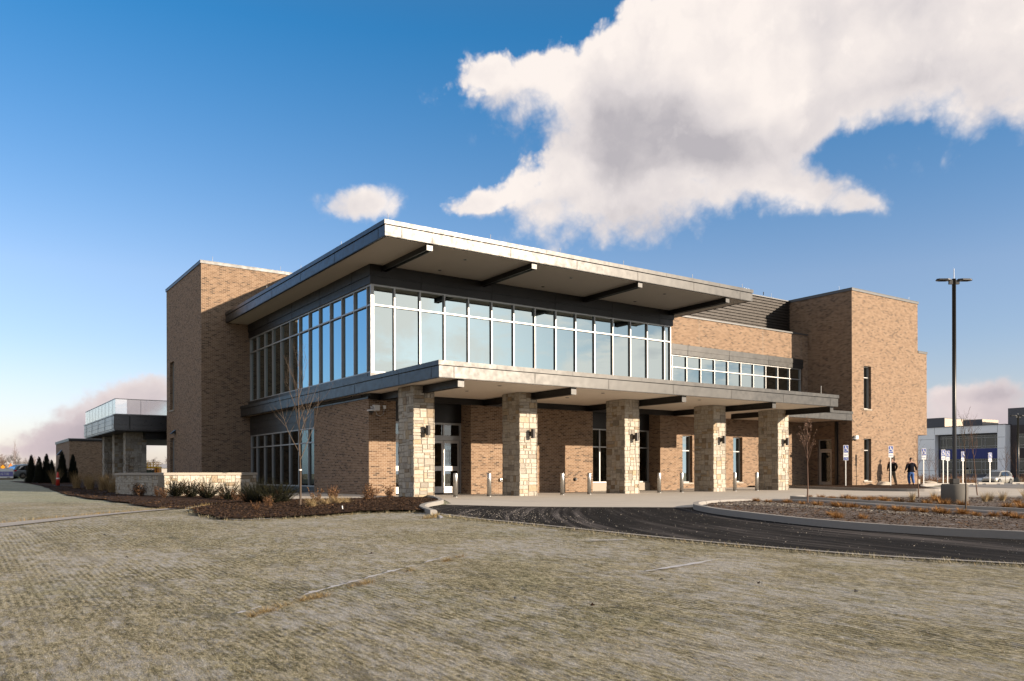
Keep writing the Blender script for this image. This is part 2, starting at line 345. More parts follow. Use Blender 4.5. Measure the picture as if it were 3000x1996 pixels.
mk_tone('conifer', [(0, (.005, .006, .004)), (1, (.022, .024, .012))])
mk_tone('bark', [(0, (.045, .034, .027)), (.5, (.10, .075, .058)), (1, (.18, .135, .10))])
mk_tone('red_twig', [(0, (.09, .055, .042)), (.5, (.17, .105, .078)), (1, (.27, .17, .12))])
mk_tone('grey_twig', [(0, (.07, .06, .06)), (1, (.19, .165, .16))])

def mk_mulch():
    m, T, b = newmat('mulch')
    oc = T.node('ShaderNodeTexCoord').outputs['Object']
    n = T.noise(oc, 24, 6, .75); n2 = T.noise(oc, 1.2, 4)
    c = T.ramp(n, [(.3, (.012, .007, .005)), (.5, (.045, .024, .014)), (.72, (.12, .066, .034))])
    c = T.mix(T.mr(n2, .4, .7, 0, .4), c, (.07, .042, .026, 1))
    T.base(b, c); b.inputs['Roughness'].default_value = .95; b.inputs['Specular IOR Level'].default_value = .1
    bn = T.node('ShaderNodeBump'); bn.inputs['Strength'].default_value = 1; bn.inputs['Distance'].default_value = .05
    T.put(bn.inputs['Height'], n); T.l.new(bn.outputs[0], b.inputs['Normal'])
    m, T, b = newmat('frosted_mulch')
    oc = T.node('ShaderNodeTexCoord').outputs['Object']
    n = T.noise(oc, 20, 6, .75)
    c = T.ramp(n, [(.3, (.03, .02, .017)), (.5, (.095, .062, .045)), (.7, (.22, .165, .125))])
    f = T.mr(T.noise(T.map(oc, sc=(5, 2, 1)), 1.2, 6, .7), .52, .7, 0, .75)
    c = T.mix(f, c, (.40, .39, .41, 1))
    T.base(b, c); b.inputs['Roughness'].default_value = .95
    bn = T.node('ShaderNodeBump'); bn.inputs['Strength'].default_value = 1; bn.inputs['Distance'].default_value = .05
    T.put(bn.inputs['Height'], n); T.l.new(bn.outputs[0], b.inputs['Normal'])
mk_mulch()

def mk_asphalt():
    m, T, b = newmat('asphalt')
    oc = T.node('ShaderNodeTexCoord').outputs['Object']
    x, y, z = T.xyz(oc)
    g = T.noise(oc, 90, 3, .7)
    c = T.ramp(g, [(.3, (.0035, .003, .0032)), (.7, (.011, .0095, .0098))])
    # swept, dried salt drawn out by tyres along the lane, which bends towards the plaza
    bend = T.math('MULTIPLY', T.math('POWER', T.math('MAXIMUM', T.math('SUBTRACT', y, 8.), 0.), 2.), .055)
    u = T.math('SUBTRACT', x, bend)
    st = T.noise(T.comb(T.math('MULTIPLY', u, 5.), T.math('MULTIPLY', y, .22), 0.), 1.0, 6, .7)
    st2 = T.noise(T.comb(T.math('MULTIPLY', u, 1.2), T.math('MULTIPLY', y, .12), 3.), 1.0, 4, .6)
    s = T.math('MULTIPLY', T.mr(st, .42, .70), T.mr(st2, .38, .60))
    c = T.mix(T.math('MULTIPLY', s, .55), c, (.24, .215, .21, 1))
    c = T.mix(T.mr(T.noise(oc, 1.6, 5, .7), .55, .75, 0, .25), c, (.07, .06, .06, 1))
    T.base(b, c); b.inputs['Roughness'].default_value = .92; b.inputs['Specular IOR Level'].default_value = .12
    bn = T.node('ShaderNodeBump'); bn.inputs['Strength'].default_value = .5; bn.inputs['Distance'].default_value = .008
    T.put(bn.inputs['Height'], g); T.l.new(bn.outputs[0], b.inputs['Normal'])
    m, T, b = newmat('old_asphalt')
    oc = T.node('ShaderNodeTexCoord').outputs['Object']
    n = T.noise(T.map(oc, sc=(1, .35, 1)), 1.3, 6, .7)
    T.base(b, T.ramp(n, [(.3, (.10, .095, .095)), (.5, (.17, .16, .155)), (.7, (.34, .33, .33))])); b.inputs['Roughness'].default_value = .85
mk_asphalt()

def mk_concrete(name, base, joint=None, wet=.2):
    m, T, b = newmat(name)
    oc = T.node('ShaderNodeTexCoord').outputs['Object']
    n = T.noise(oc, 1.1, 6, .65); n2 = T.noise(T.map(oc, sc=(1, .3, 1)), 2.3, 6, .7); n3 = T.noise(oc, 40, 3)
    c = T.mix(n, tuple(v * .82 for v in base) + (1,), tuple(min(1, v * 1.12) for v in base) + (1,))
    c = T.mix(T.mr(n2, .5, .75, 0, wet), c, tuple(v * .55 for v in base) + (1,))
    c = T.mix(T.math('MULTIPLY', n3, .25), c, tuple(v * .8 for v in base) + (1,))
    if joint:
        x, y, z = T.xyz(oc)
        j = None
        for ax, off in ((x, .3), (y, .55)):
            f = T.math('ABSOLUTE', T.math('SUBTRACT', T.math('FRACT', T.math('DIVIDE', T.math('ADD', ax, off), joint)), .5))
            t = T.mr(f, .5 - .012 / joint, .5 - .004 / joint); j = t if j is None else T.math('MAXIMUM', j, t)
        c = T.mix(T.math('MULTIPLY', j, .7), c, tuple(v * .3 for v in base) + (1,))
    T.base(b, c); b.inputs['Roughness'].default_value = .85; b.inputs['Specular IOR Level'].default_value = .25
    bn = T.node('ShaderNodeBump'); bn.inputs['Strength'].default_value = .25; bn.inputs['Distance'].default_value = .01
    T.put(bn.inputs['Height'], T.noise(oc, 25, 5, .7)); T.l.new(bn.outputs[0], b.inputs['Normal'])
mk_concrete('plaza_concrete', (.56, .515, .46), 3.05)
mk_concrete('kerb_concrete', (.36, .34, .32), None, .35)
mk_concrete('base_concrete', (.145, .137, .125), None, .8)
simple('frost', (.46, .46, .49), .8, var=.3, scale=9, bump=.6)
simple('boulder', (.46, .40, .33), .9, bump=.8, bscale=12)
simple('conc_white', (.62, .58, .52), .85, bump=.3)
simple('far_soil', (.20, .165, .10), .95, var=.3, scale=.05)

# ------------------------------------------------------------------ mesh builder
class MB:
    def __init__(s): s.v = []; s.f = []; s.t = []; s.m = []
    def poly(s, pts, tone=0., m=0):
        i = len(s.v); s.v += [tuple(p) for p in pts]; s.f.append(tuple(range(i, i + len(pts)))); s.t.append(tone); s.m.append(m); return s
    def box(s, x0, x1, y0, y1, z0, z1, tone=0., m=0):
        x0, x1 = min(x0, x1), max(x0, x1); y0, y1 = min(y0, y1), max(y0, y1); z0, z1 = min(z0, z1), max(z0, z1)
        i = len(s.v)
        s.v += [(x0, y0, z0), (x1, y0, z0), (x1, y1, z0), (x0, y1, z0), (x0, y0, z1), (x1, y0, z1), (x1, y1, z1), (x0, y1, z1)]
        for q in ((3, 2, 1, 0), (4, 5, 6, 7), (0, 1, 5, 4), (1, 2, 6, 5), (2, 3, 7, 6), (3, 0, 4, 7)):
            s.f.append(tuple(i + k for k in q)); s.t.append(tone); s.m.append(m)
        return s
    def prism(s, pts, z0, z1, tone=0., m=0):
        n = len(pts); i = len(s.v)
        s.v += [(p[0], p[1], z0) for p in pts] + [(p[0], p[1], z1) for p in pts]
        s.f += [tuple(i + k for k in reversed(range(n))), tuple(i + n + k for k in range(n))]
        s.f += [(i + k, i + (k + 1) % n, i + n + (k + 1) % n, i + n + k) for k in range(n)]
        s.t += [tone] * (n + 2); s.m += [m] * (n + 2); return s
    def tube(s, pts, rad, n=6, tone=0., m=0, cap=True):
        pts = [Vector(p) for p in pts]
        if isinstance(rad, (int, float)): rad = [rad] * len(pts)
        i0 = len(s.v)
        for k, p in enumerate(pts):
            d = (pts[min(k + 1, len(pts) - 1)] - pts[max(k - 1, 0)]).normalized()
            a = d.cross(Vector((0, 0, 1)) if abs(d.z) < .95 else Vector((1, 0, 0))).normalized(); b = d.cross(a)
            for j in range(n):
                t = 2 * math.pi * j / n; q = p + (a * math.cos(t) + b * math.sin(t)) * rad[k]; s.v.append(tuple(q))
        for k in range(len(pts) - 1):
            for j in range(n):
                s.f.append((i0 + k * n + j, i0 + k * n + (j + 1) % n, i0 + (k + 1) * n + (j + 1) % n, i0 + (k + 1) * n + j)); s.t.append(tone); s.m.append(m)
        if cap:
            s.f.append(tuple(i0 + j for j in range(n))); s.f.append(tuple(i0 + (len(pts) - 1) * n + j for j in reversed(range(n)))); s.t += [tone, tone]; s.m += [m, m]
        return s
    def lathe(s, prof, cx=0, cy=0, n=24, tone=0., m=0):
        i0 = len(s.v); K = len(prof)
        for r, z in prof:
            for j in range(n):
                t = 2 * math.pi * j / n; s.v.append((cx + r * math.cos(t), cy + r * math.sin(t), z))
        for k in range(K - 1):
            for j in range(n):
                s.f.append((i0 + k * n + j, i0 + k * n + (j + 1) % n, i0 + (k + 1) * n + (j + 1) % n, i0 + (k + 1) * n + j)); s.t.append(tone); s.m.append(m)
        s.f.append(tuple(i0 + j for j in reversed(range(n)))); s.f.append(tuple(i0 + (K - 1) * n + j for j in range(n))); s.t += [tone, tone]; s.m += [m, m]
        return s
    def xform(s, M):
        s.v = [tuple(M @ Vector(p)) for p in s.v]; return s
    def build(s, name, mat, parent=None, smooth=False, bevel=0, loc=None):
        me = bpy.data.meshes.new(name); me.from_pydata(s.v, [], s.f)
        for mm in (mat if isinstance(mat, (list, tuple)) else [mat]): me.materials.append(MATS[mm])
        if isinstance(mat, (list, tuple)): me.polygons.foreach_set('material_index', s.m)
        at = me.attributes.new('tone', 'FLOAT', 'FACE'); at.data.foreach_set('value', s.t)
        uv = me.uv_layers.new(name='UVMap')
        co = np.empty(len(me.vertices) * 3, 'f'); me.vertices.foreach_get('co', co); co = co.reshape(-1, 3)
        vi = np.empty(len(me.loops), 'i'); me.loops.foreach_get('vertex_index', vi)
        no = np.empty(len(me.polygons) * 3, 'f'); me.polygons.foreach_get('normal', no); no = np.abs(no.reshape(-1, 3))
        lt = np.empty(len(me.polygons), 'i'); me.polygons.foreach_get('loop_total', lt)
        ax = np.repeat(no.argmax(1), lt); p = co[vi]
        U = np.where(ax == 0, p[:, 1], p[:, 0]); V = np.where(ax == 2, p[:, 1], p[:, 2])
        uv.data.foreach_set('uv', np.stack([U, V], 1).astype('f').ravel())
        if smooth: me.polygons.foreach_set('use_smooth', [True] * len(me.polygons))
        o = bpy.data.objects.new(name, me); C.objects.link(o)
        if bevel:
            b = o.modifiers.new('bevel', 'BEVEL'); b.width = bevel; b.segments = 2; b.limit_method = 'ANGLE'
        if parent: o.parent = parent
        if loc is not None: o.location = loc
        return o

def tag(o, label=None, cat=None, group=None, kind=None):
    if label: o['label'] = label
    if cat: o['category'] = cat
    if group: o['group'] = group
    if kind: o['kind'] = kind
    return o
def empty(name, loc, label, cat, group=None, rz=0):
    o = bpy.data.objects.new(name, None); C.objects.link(o); o.location = loc; o.rotation_euler = (0, 0, rz)
    o.empty_display_size = .3
    return tag(o, label, cat, group)
def wpart(mb, name, mat, root, **k):
    """part given in world coordinates under an unrotated Empty"""
    o = mb.build(name, mat, root, **k); o.location = -root.location; return o
def copy_tree(o, parent=None):
    c = o.copy(); C.objects.link(c)
    if parent: c.parent = parent
    for ch in list(o.children): copy_tree(ch, c)
    return c

# ------------------------------------------------------------------ ground sheets
def inside(P, poly):
    """vectorised point in polygon"""
    x, y = P[:, 0], P[:, 1]; r = np.zeros(len(P), bool); n = len(poly); j = n - 1
    for i in range(n):
        xi, yi = poly[i]; xj, yj = poly[j]
        c = ((yi > y) != (yj > y)) & (x < (xj - xi) * (y - yi) / (yj - yi + 1e-12) + xi); r ^= c; j = i
    return r
def smooth_line(pts, n=5, closed=False):
    out = []; P = [Vector((*p, 0)) for p in pts]; K = len(P)
    for i in range(K if closed else K - 1):
        p0 = P[(i - 1) % K] if (closed or i > 0) else P[i]; p1 = P[i]; p2 = P[(i + 1) % K]
        p3 = P[(i + 2) % K] if (closed or i + 2 < K) else p2
        for k in range(n):
            t = k / n
            q = .5 * ((2 * p1) + (p2 - p0) * t + (2 * p0 - 5 * p1 + 4 * p2 - p3) * t * t + (3 * p1 - p0 - 3 * p2 + p3) * t ** 3)
            out.append((q.x, q.y))
    if not closed: out.append(tuple(pts[-1]))
    return out
def sheet(name, poly, dz, mat, step=1.0, zf=None, kind='structure'):
    """a paved or planted area that follows the terrain; zf(x,y) adds relief"""
    bm = bmesh.new()
    bm.faces.new([bm.verts.new((p[0], p[1], 0)) for p in poly])
    bmesh.ops.triangulate(bm, faces=bm.faces[:])
    for _ in range(7):
        L = [e for e in bm.edges if e.calc_length() > step]
        if not L: break
        bmesh.ops.subdivide_edges(bm, edges=L, cuts=1)
        bmesh.ops.triangulate(bm, faces=bm.faces[:])
    for v in bm.verts: v.co.z = tz(v.co.x, v.co.y) + dz + (zf(v.co.x, v.co.y) if zf else 0)
    bmesh.ops.recalc_face_normals(bm, faces=bm.faces[:])
    me = bpy.data.meshes.new(name); bm.to_mesh(me); bm.free()
    if me.polygons[0].normal.z < 0: me.flip_normals()
    me.materials.append(MATS[mat]); me.polygons.foreach_set('use_smooth', [True] * len(me.polygons))
    o = bpy.data.objects.new(name, me); C.objects.link(o); tag(o, kind=kind); return o
def kerb(line, w=.16, h=.14, name='kerb', dz=-.02, jog=True):
    """a cast kerb swept along a line; the face with the line is the road side, the body lies to the left of it"""
    mb = MB(); L = smooth_line(line, 4); n = len(L); prof = []
    for i, p in enumerate(L):
        a = Vector(L[max(i - 1, 0)]); b = Vector(L[min(i + 1, n - 1)]); d = (b - a).normalized(); nn = Vector((-d.y, d.x))
        z = tz(*p); q = Vector(p)
        prof.append([(q.x, q.y, z + dz - .1), ((q + nn * .012).x, (q + nn * .012).y, z + h - .03), ((q + nn * .035).x, (q + nn * .035).y, z + h),
                     ((q + nn * w).x, (q + nn * w).y, z + h), ((q + nn * w).x, (q + nn * w).y, z + dz - .1)])
    acc = 0
    for i in range(n - 1):
        for k in range(4): mb.poly([prof[i][k], prof[i + 1][k], prof[i + 1][k + 1], prof[i][k + 1]])
        acc += (Vector(prof[i + 1][0]) - Vector(prof[i][0])).length
        if acc > 2.6 and jog:
            acc = 0; a = [Vector(q) for q in prof[i]]; b = [Vector(q) for q in prof[i + 1]]; d = (b[0] - a[0]).normalized(); nn = Vector((-d.y, d.x, 0)) * .003
            for k in range(3):
                up = Vector((0, 0, .003)) if k else Vector((0, 0, 0))
                mb.poly([a[k] - nn + up, a[k] - nn + up + d * .014, a[k + 1] - nn + up + d * .014, a[k + 1] - nn + up], 0, 1)
    mb.poly(prof[0]); mb.poly(prof[-1][::-1])
    o = mb.build(name, ['kerb_concrete', 'black_paint']); tag(o, kind='structure'); return o

def lawn():
    def axis(lo, hi, step):
        near = np.arange(lo, hi + .01, step)
        a = [lo - 3, lo - 8, lo - 18, lo - 40, lo - 90, lo - 200, lo - 500, lo - 1300, lo - 3500][::-1]
        b = [hi + 3, hi + 8, hi + 18, hi + 40, hi + 90, hi + 200, hi + 500, hi + 1300, hi + 3500]
        return np.concatenate([a, near, b])
    X = axis(-16, 32, .8); Y = axis(-16, 50, .8); nx, ny = len(X), len(Y)
    rng = np.random.default_rng(3)
    v = []
    for j in range(ny):
        for i in range(nx):
            x, y = X[i], Y[j]; v.append((x, y, tz(x, y)))
    f = [(j * nx + i, j * nx + i + 1, (j + 1) * nx + i + 1, (j + 1) * nx + i) for j in range(ny - 1) for i in range(nx - 1)]
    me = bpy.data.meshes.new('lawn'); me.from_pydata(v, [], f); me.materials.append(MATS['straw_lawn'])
    me.polygons.foreach_set('use_smooth', [True] * len(f))
    o = bpy.data.objects.new('lawn', me); C.objects.link(o); tag(o, kind='structure')
lawn()

NEAR_EDGE = [(9.25, 16.4), (9.2, 14.58), (9.3, 13.46), (9.48, 11.52), (9.73, 9.24), (10.08, 7.54), (10.49, 6.2), (11.2, 4.79), (12.4, 2.4), (14.2, -1.), (17, -6)]
ISL_NEAR = [(19.5, -6), (17., -1.5), (15.4, 3.), (14.34, 6.13), (13.95, 7.06), (13.68, 8.32), (13.72, 9.77), (14.12, 11.46), (14.55, 12.65), (15.2, 13.76), (15.86, 14.45), (16.6, 15.0), (17.8, 15.45), (18.9, 15.5)]
ISL_FAR = [(19.6, 15.1), (19.85, 14.2), (19.3, 12.7), (18.75, 11.0), (18.45, 9.6), (18.4, 8.1), (18.6, 4), (20.2, -1), (22.5, -6)]
drive = smooth_line([(9.35, 16.9), (9.53, 17.4), (9.91, 18.16), (10.66, 19.31), (11.64, 20.3)], 3)[:-1] + [(11.64, 20.24), (12.52, 18.11), (13.73, 16.69), (15.72, 14.92), (16.3, 14.6), (16.3, 14.0)] + \
        [(15.4, 13.4), (14.8, 12.4), (14.3, 11.3), (13.95, 9.7), (13.95, 8.3), (14.2, 7.1), (14.6, 6.2), (15.7, 3.1), (17.3, -1.4), (19.8, -6)] + smooth_line(NEAR_EDGE, 3)[::-1]
sheet('driveway', drive, .012, 'asphalt', .8)
PLAZA = [(11.64, 20.24), (12.3, 21.0), (13.75, 23.9), (14.75, 26.6), (14.75, 27.7), (13.7, 27.7), (13.7, 33.3), (46.9, 33.3), (50, 26), (62, 14), (60, -8), (40, -8), (20, 2), (19.5, 10), (19, 14.5), (16.3, 14.4), (15.72, 14.92), (13.73, 16.69), (12.52, 18.11)]
sheet('plaza', PLAZA, .008, 'plaza_concrete', 1.0)
sheet('parking_lot', [(47, 20), (54, 29.2), (60, 33), (80, 36), (140, 75), (160, 60), (120, -20), (60, -20)], .018, 'old_asphalt', 2.5)
# flush gutter strip along the lawn side of the drive
def ribbon(name, line, w, dz, mat, n=4):
    L = smooth_line(line, n); a = []; b = []
    for i, p in enumerate(L):
        d = (Vector(L[min(i + 1, len(L) - 1)]) - Vector(L[max(i - 1, 0)])).normalized(); nn = Vector((-d.y, d.x)); q = Vector(p)
        a.append((q.x, q.y)); b.append(((q + nn * w).x, (q + nn * w).y))
    return sheet(name, a + b[::-1], dz, mat, .8)
ribbon('gutter_kerb', NEAR_EDGE, .105, .022, 'kerb_concrete')
kerb([(14.9, 27.4), (14.55, 26.2), (13.61, 23.95), (12.15, 21.17), (10.66, 19.31), (9.91, 18.16), (9.53, 17.23), (9.25, 16.4)][::-1], w=.17, h=.11)
kerb(ISL_NEAR + ISL_FAR[:1], w=.17, h=.14)
kerb(ISL_FAR, w=.17, h=.14)
ISL = [(p[0] + .1, p[1]) for p in ISL_NEAR[:8]] + [(p[0] + .1, p[1] - .1) for p in ISL_NEAR[8:]] + [(p[0] - .1, p[1]) for p in ISL_FAR]
sheet('planting_island', ISL, .09, 'frosted_mulch', .8)
ISL2_NEAR = [(22.6, 16.5), (22.0, 15.15), (21.2, 13.64), (20.45, 11.97), (20.05, 10.63), (19.9, 9.5), (19.9, 7), (20.4, 3), (22, -1), (24.5, -6)][::-1]
ISL2_FAR = [(22.6, 16.5), (23.4, 16.7), (24.7, 15.9), (26.4, 14.3), (27.8, 12.8), (28.6, 11.5), (29, 8), (29, -6)]
kerb(ISL2_NEAR, w=.17, h=.14); kerb(ISL2_FAR, w=.17, h=.14)
ISL2 = [(p[0] + .1, p[1]) for p in ISL2_NEAR] + [(p[0] - .1, p[1] - .1) for p in ISL2_FAR]
sheet('planting_island', ISL2, .09, 'frosted_mulch', .8)
BEDR_F = [(40.5, 30.6), (40.1, 29.2), (38.66, 26.31), (37.3, 23.69), (36.9, 21.2), (37.6, 20.2), (38.8, 20.4), (44, 24), (50, 27.3), (54.2, 28.6)][::-1]
kerb(BEDR_F, w=.17, h=.14)
sheet('planting_bed', [(p[0], p[1] + .1) for p in BEDR_F] + [(40.7, 33.2), (46.8, 33.2), (46.8, 29.98), (54.5, 29.98)], .10, 'mulch', 1.)
sheet('planting_bed', [(54.3, 28.7), (55.9, 29.2), (60, 33), (66, 34), (78, 40), (92, 50), (110, 62), (128, 74), (122, 78), (96, 66), (70, 50), (54.5, 36), (54.3, 29.9)], .05, 'mulch', 2.)

BED1 = [(5.0, 21.3), (4.75, 20.23), (4.69, 18.87), (4.92, 17.5), (5.77, 17.3), (6.89, 17.3), (7.8, 17.7), (8.74, 17.45), (9.35, 17.1)]
BED1_K = [(9.80, 18.26), (10.5, 19.4), (12.0, 21.25), (13.45, 24.0), (14.3, 26.2), (14.4, 26.9), (13.3, 27.4), (12.2, 26.5), (11.0, 26.1), (9.3, 26.35), (8.2, 26.5)]
def mound(cx, cy, sx, sy, h):
    return lambda x, y: h * math.exp(-((x - cx) / sx) ** 2 - ((y - cy) / sy) ** 2)
rb = random.Random(5)
def rough_line(pts, a=.09):
    L = smooth_line(pts, 5); return [(p[0] + rb.uniform(-a, a), p[1] + rb.uniform(-a, a)) for p in L]
B1 = rough_line(BED1) + smooth_line(BED1_K, 3) + [(7.4, 25.2), (6.3, 23.2)]
m1 = mound(9., 21.5, 4.5, 4.5, .10)
sheet('planting_bed', B1, .03, 'mulch', .6, m1)
BED0 = [(5.9, 23.7), (4.9, 22.3), (4.45, 23.64), (4.45, 26.65), (4.34, 29.77), (4.12, 33.7), (4.21, 41.1), (4.68, 52.2), (5.34, 72.4), (4.7, 92)]
B0 = rough_line(BED0, .12) + [(10.5, 95), (13.5, 101), (13.5, 60), (13.9, 46), (13.9, 36.3), (10.6, 34.8), (9.6, 29.5), (8.2, 26.6), (7.2, 25.5)]
sheet('planting_bed', B0, .03, 'mulch', 1., mound(7, 32, 3, 8, .05))
sheet('patio', [(8.2, 26.55), (9.3, 26.38), (11.0, 26.15), (12.2, 26.55), (13.3, 27.42), (13.9, 27.75), (13.9, 36.3), (10.5, 34.7), (9.6, 29.5)], .045, 'plaza_concrete', 1.)
sheet('sidewalk', [(-9.2, 8.5), (0.79, 18.45), (3.01, 20.65), (3.99, 21.58), (5.26, 22.55), (5.94, 23.54), (7.2, 25.2), (8.25, 26.4), (7.7, 26.3), (7.0, 25.0), (4.56, 22.5), (3.0, 21.2), (0.84, 19.45), (-10, 9.3)], .02, 'kerb_concrete', .8)

# ------------------------------------------------------------------ the clinic building
B = empty('brick_building', (30.3, 29.9, 0), 'two storey tan brick building with overhanging grey metal roof, glass corner and stone pillars', 'building')
def opening_wall(mb, axis, c, a0, a1, z0, z1, ops, depth=.25):
    """one wall face (axis 'x': plane X=c facing -X, 'y': plane Y=c facing -Y) with recessed openings (a0,a1,z0,z1)"""
    A = sorted({a0, a1, *[o[0] for o in ops], *[o[1] for o in ops]}); Z = sorted({z0, z1, *[o[2] for o in ops], *[o[3] for o in ops]})
    P = (lambda a, z, d=0: (c + d, a, z)) if axis == 'x' else (lambda a, z, d=0: (a, c + d, z))
    fl = axis == 'x'
    def q(*p): mb.poly(p[::-1] if fl else p)
    for i in range(len(A) - 1):
        for j in range(len(Z) - 1):
            ca, cz = (A[i] + A[i + 1]) / 2, (Z[j] + Z[j + 1]) / 2
            if any(o[0] < ca < o[1] and o[2] < cz < o[3] for o in ops): continue
            q(P(A[i], Z[j]), P(A[i + 1], Z[j]), P(A[i + 1], Z[j + 1]), P(A[i], Z[j + 1]))
    for o in ops:
        b0, b1, y0, y1 = o[:4]
        q(P(b0, y0), P(b0, y0, depth), P(b0, y1, depth), P(b0, y1))
        q(P(b1, y0, depth), P(b1, y0), P(b1, y1), P(b1, y1, depth))
        q(P(b0, y1), P(b0, y1, depth), P(b1, y1, depth), P(b1, y1))
        q(P(b0, y0, depth), P(b0, y0), P(b1, y0), P(b1, y0, depth))
def glazing(root, name, axis, c, A, Z, bar=.055, deep=.13, label=None, glass='coated_glass', endbar=None, backing=True, sill=None):
    """window: vertical bars at A, horizontal bars at Z, one pane mesh behind; returns the frame part"""
    f = MB(); P = (lambda a0, a1, d0, d1, z0, z1: f.box(c + d0, c + d1, a0, a1, z0, z1)) if axis == 'x' else (lambda a0, a1, d0, d1, z0, z1: f.box(a0, a1, c + d0, c + d1, z0, z1))
    h = bar / 2
    for i, a in enumerate(A):
        e0, e1 = (a, a + bar) if i == 0 else ((a - bar, a) if i == len(A) - 1 else (a - h, a + h))
        P(e0, e1, 0, deep, Z[0], Z[-1])
    for j, z in enumerate(Z):
        e0, e1 = (z, z + bar) if j == 0 else ((z - bar, z) if j == len(Z) - 1 else (z - h, z + h))
        xs = []
        for i in range(len(A) - 1):
            l = A[i] + (bar if i == 0 else h); r = A[i + 1] - (bar if i == len(A) - 2 else h)
            P(l, r, .004, deep - .004, e0, e1)
    fo = wpart(f, name, 'mullion', root)
    if label: fo['label'] = label
    g = MB(); d = deep * .62
    if axis == 'x': g.box(c + d, c + d + .012, A[0] + .02, A[-1] - .02, Z[0] + .02, Z[-1] - .02)
    else: g.box(A[0] + .02, A[-1] - .02, c + d, c + d + .012, Z[0] + .02, Z[-1] - .02)
    g.build('pane', glass, fo)
    if sill:
        s = MB(); a0, a1 = A[0] - .06, A[-1] + .06
        if axis == 'x': s.box(c - sill, c + .02, a0, a1, Z[0] - .09, Z[0] - .003)
        else: s.box(a0, a1, c - sill, c + .02, Z[0] - .09, Z[0] - .003)
        s.build('sill', 'precast', fo)
    return fo
def coping(root, x0, x1, y0, y1, z, h=.17, o=.05, mat='coping_metal'):
    c = MB(); c.box(x0 - o, x1 + o, y0 - o, y1 + o, z, z + h - .02); c.box(x0 - o - .015, x1 + o + .015, y0 - o - .015, y1 + o + .015, z + h - .02, z + h)
    return c.build('coping', mat, root)

TX0, TX1, TY0, TY1, TZ = 11.25, 16.25, 45.93, 54.5, 12.37
t = MB(); wins = [(52.45, 53.6, 4.85, 7.8), (52.45, 53.6, .95, 3.13)]
opening_wall(t, 'x', TX0, TY0, TY1, -.4, TZ, wins, .28)
t.poly([(TX0, TY0, -.4), (TX1, TY0, -.4), (TX1, TY0, TZ), (TX0, TY0, TZ)])
t.poly([(TX1, TY0, -.4), (TX1, TY1, -.4), (TX1, TY1, TZ), (TX1, TY0, TZ)]); t.poly([(TX1, TY1, -.4), (TX0, TY1, -.4), (TX0, TY1, TZ), (TX1, TY1, TZ)])
t.poly([(TX0, TY0, TZ), (TX1, TY0, TZ), (TX1, TY1, TZ), (TX0, TY1, TZ)])
to = wpart(t, 'brick_tower', 'brick', B); coping(to, TX0, TX1, TY0, TY1, TZ)
for w in wins: glazing(B, 'narrow_window', 'x', TX0 + .17, [w[0], w[1]], [w[2], (w[2] + w[3]) / 2 + .5, w[3]], sill=.22)

RX0, RX1, RY0, RY1 = 46.72, 54.4, 29.93, 44.
t = MB(); rw = [(48.0, 48.82, 4.97, 7.71), (48.02, 48.82, .36, 3.07)]
opening_wall(t, 'y', RY0, RX0, RX1, -.4, TZ, rw, .28)
opening_wall(t, 'x', RX0, RY0, RY1, -.4, TZ, [(31.38, 32.4, .05, 3.06)], .2)
t.poly([(RX1, RY0, -.4), (RX1, RY1, -.4), (RX1, RY1, TZ), (RX1, RY0, TZ)]); t.poly([(RX1, RY1, -.4), (RX0, RY1, -.4), (RX0, RY1, TZ), (RX1, RY1, TZ)])
t.poly([(RX0, RY0, TZ), (RX1, RY0, TZ), (RX1, RY1, TZ), (RX0, RY1, TZ)])
to = wpart(t, 'brick_tower', 'brick', B); coping(to, RX0, RX1, RY0, RY1, TZ)
for w in rw: glazing(B, 'narrow_window', 'y', RY0 + .17, [w[0], w[1]], [w[2], w[3] - (.72 if w[2] > 3 else .75), w[3]], sill=.21)
t = MB(); t.box(RX1, 55.55, RY0 + .002, RY1, 3.46, 9.05)
so_ = wpart(t, 'brick_shoulder', 'brick', B); coping(so_, RX1 + .06, 55.55, RY0, RY1, 9.05, .15, .04)
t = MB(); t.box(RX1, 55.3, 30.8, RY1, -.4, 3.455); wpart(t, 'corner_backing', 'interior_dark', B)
t = MB(); t.box(54.41, 55.35, 30.45, 30.7, 2.85, 3.45); t.box(54.85, 54.88, 30.43, 30.45, 2.85, 3.45); wpart(t, 'spandrel_panel', 'fascia_metal', B)
glazing(B, 'corner_window', 'y', 30.5, [54.41, 55.33], [.42, 2.15, 2.84], .07, .14)
t = MB(); t.box(54.41, 55.45, 30.35, 30.8, -.3, .415); wpart(t, 'stone_base', 'precast', B)
# side door in the tower's shaded flank
d = MB(); X = RX0 + .12
for y0, y1, z0, z1 in ((31.38, 31.44, .06, 3.05), (32.34, 32.40, .06, 3.05), (31.44, 32.34, 2.99, 3.05), (31.44, 32.34, 2.34, 2.42), (31.45, 31.55, .06, 2.33), (32.23, 32.33, .06, 2.33), (31.55, 32.23, .06, .3), (31.55, 32.23, 2.2, 2.33)):
    d.box(X, X + .07, y0, y1, z0, z1)
do = wpart(d, 'side_door', 'door_panel', B)
MB().box(X + .03, X + .045, 31.46, 32.32, .1, 3.0).build('pane', 'door_glass', do)
MB().tube([(X - .06, 31.62, 1.0), (X - .06, 31.62, 1.35)], .012).build('handle', 'stainless', do)

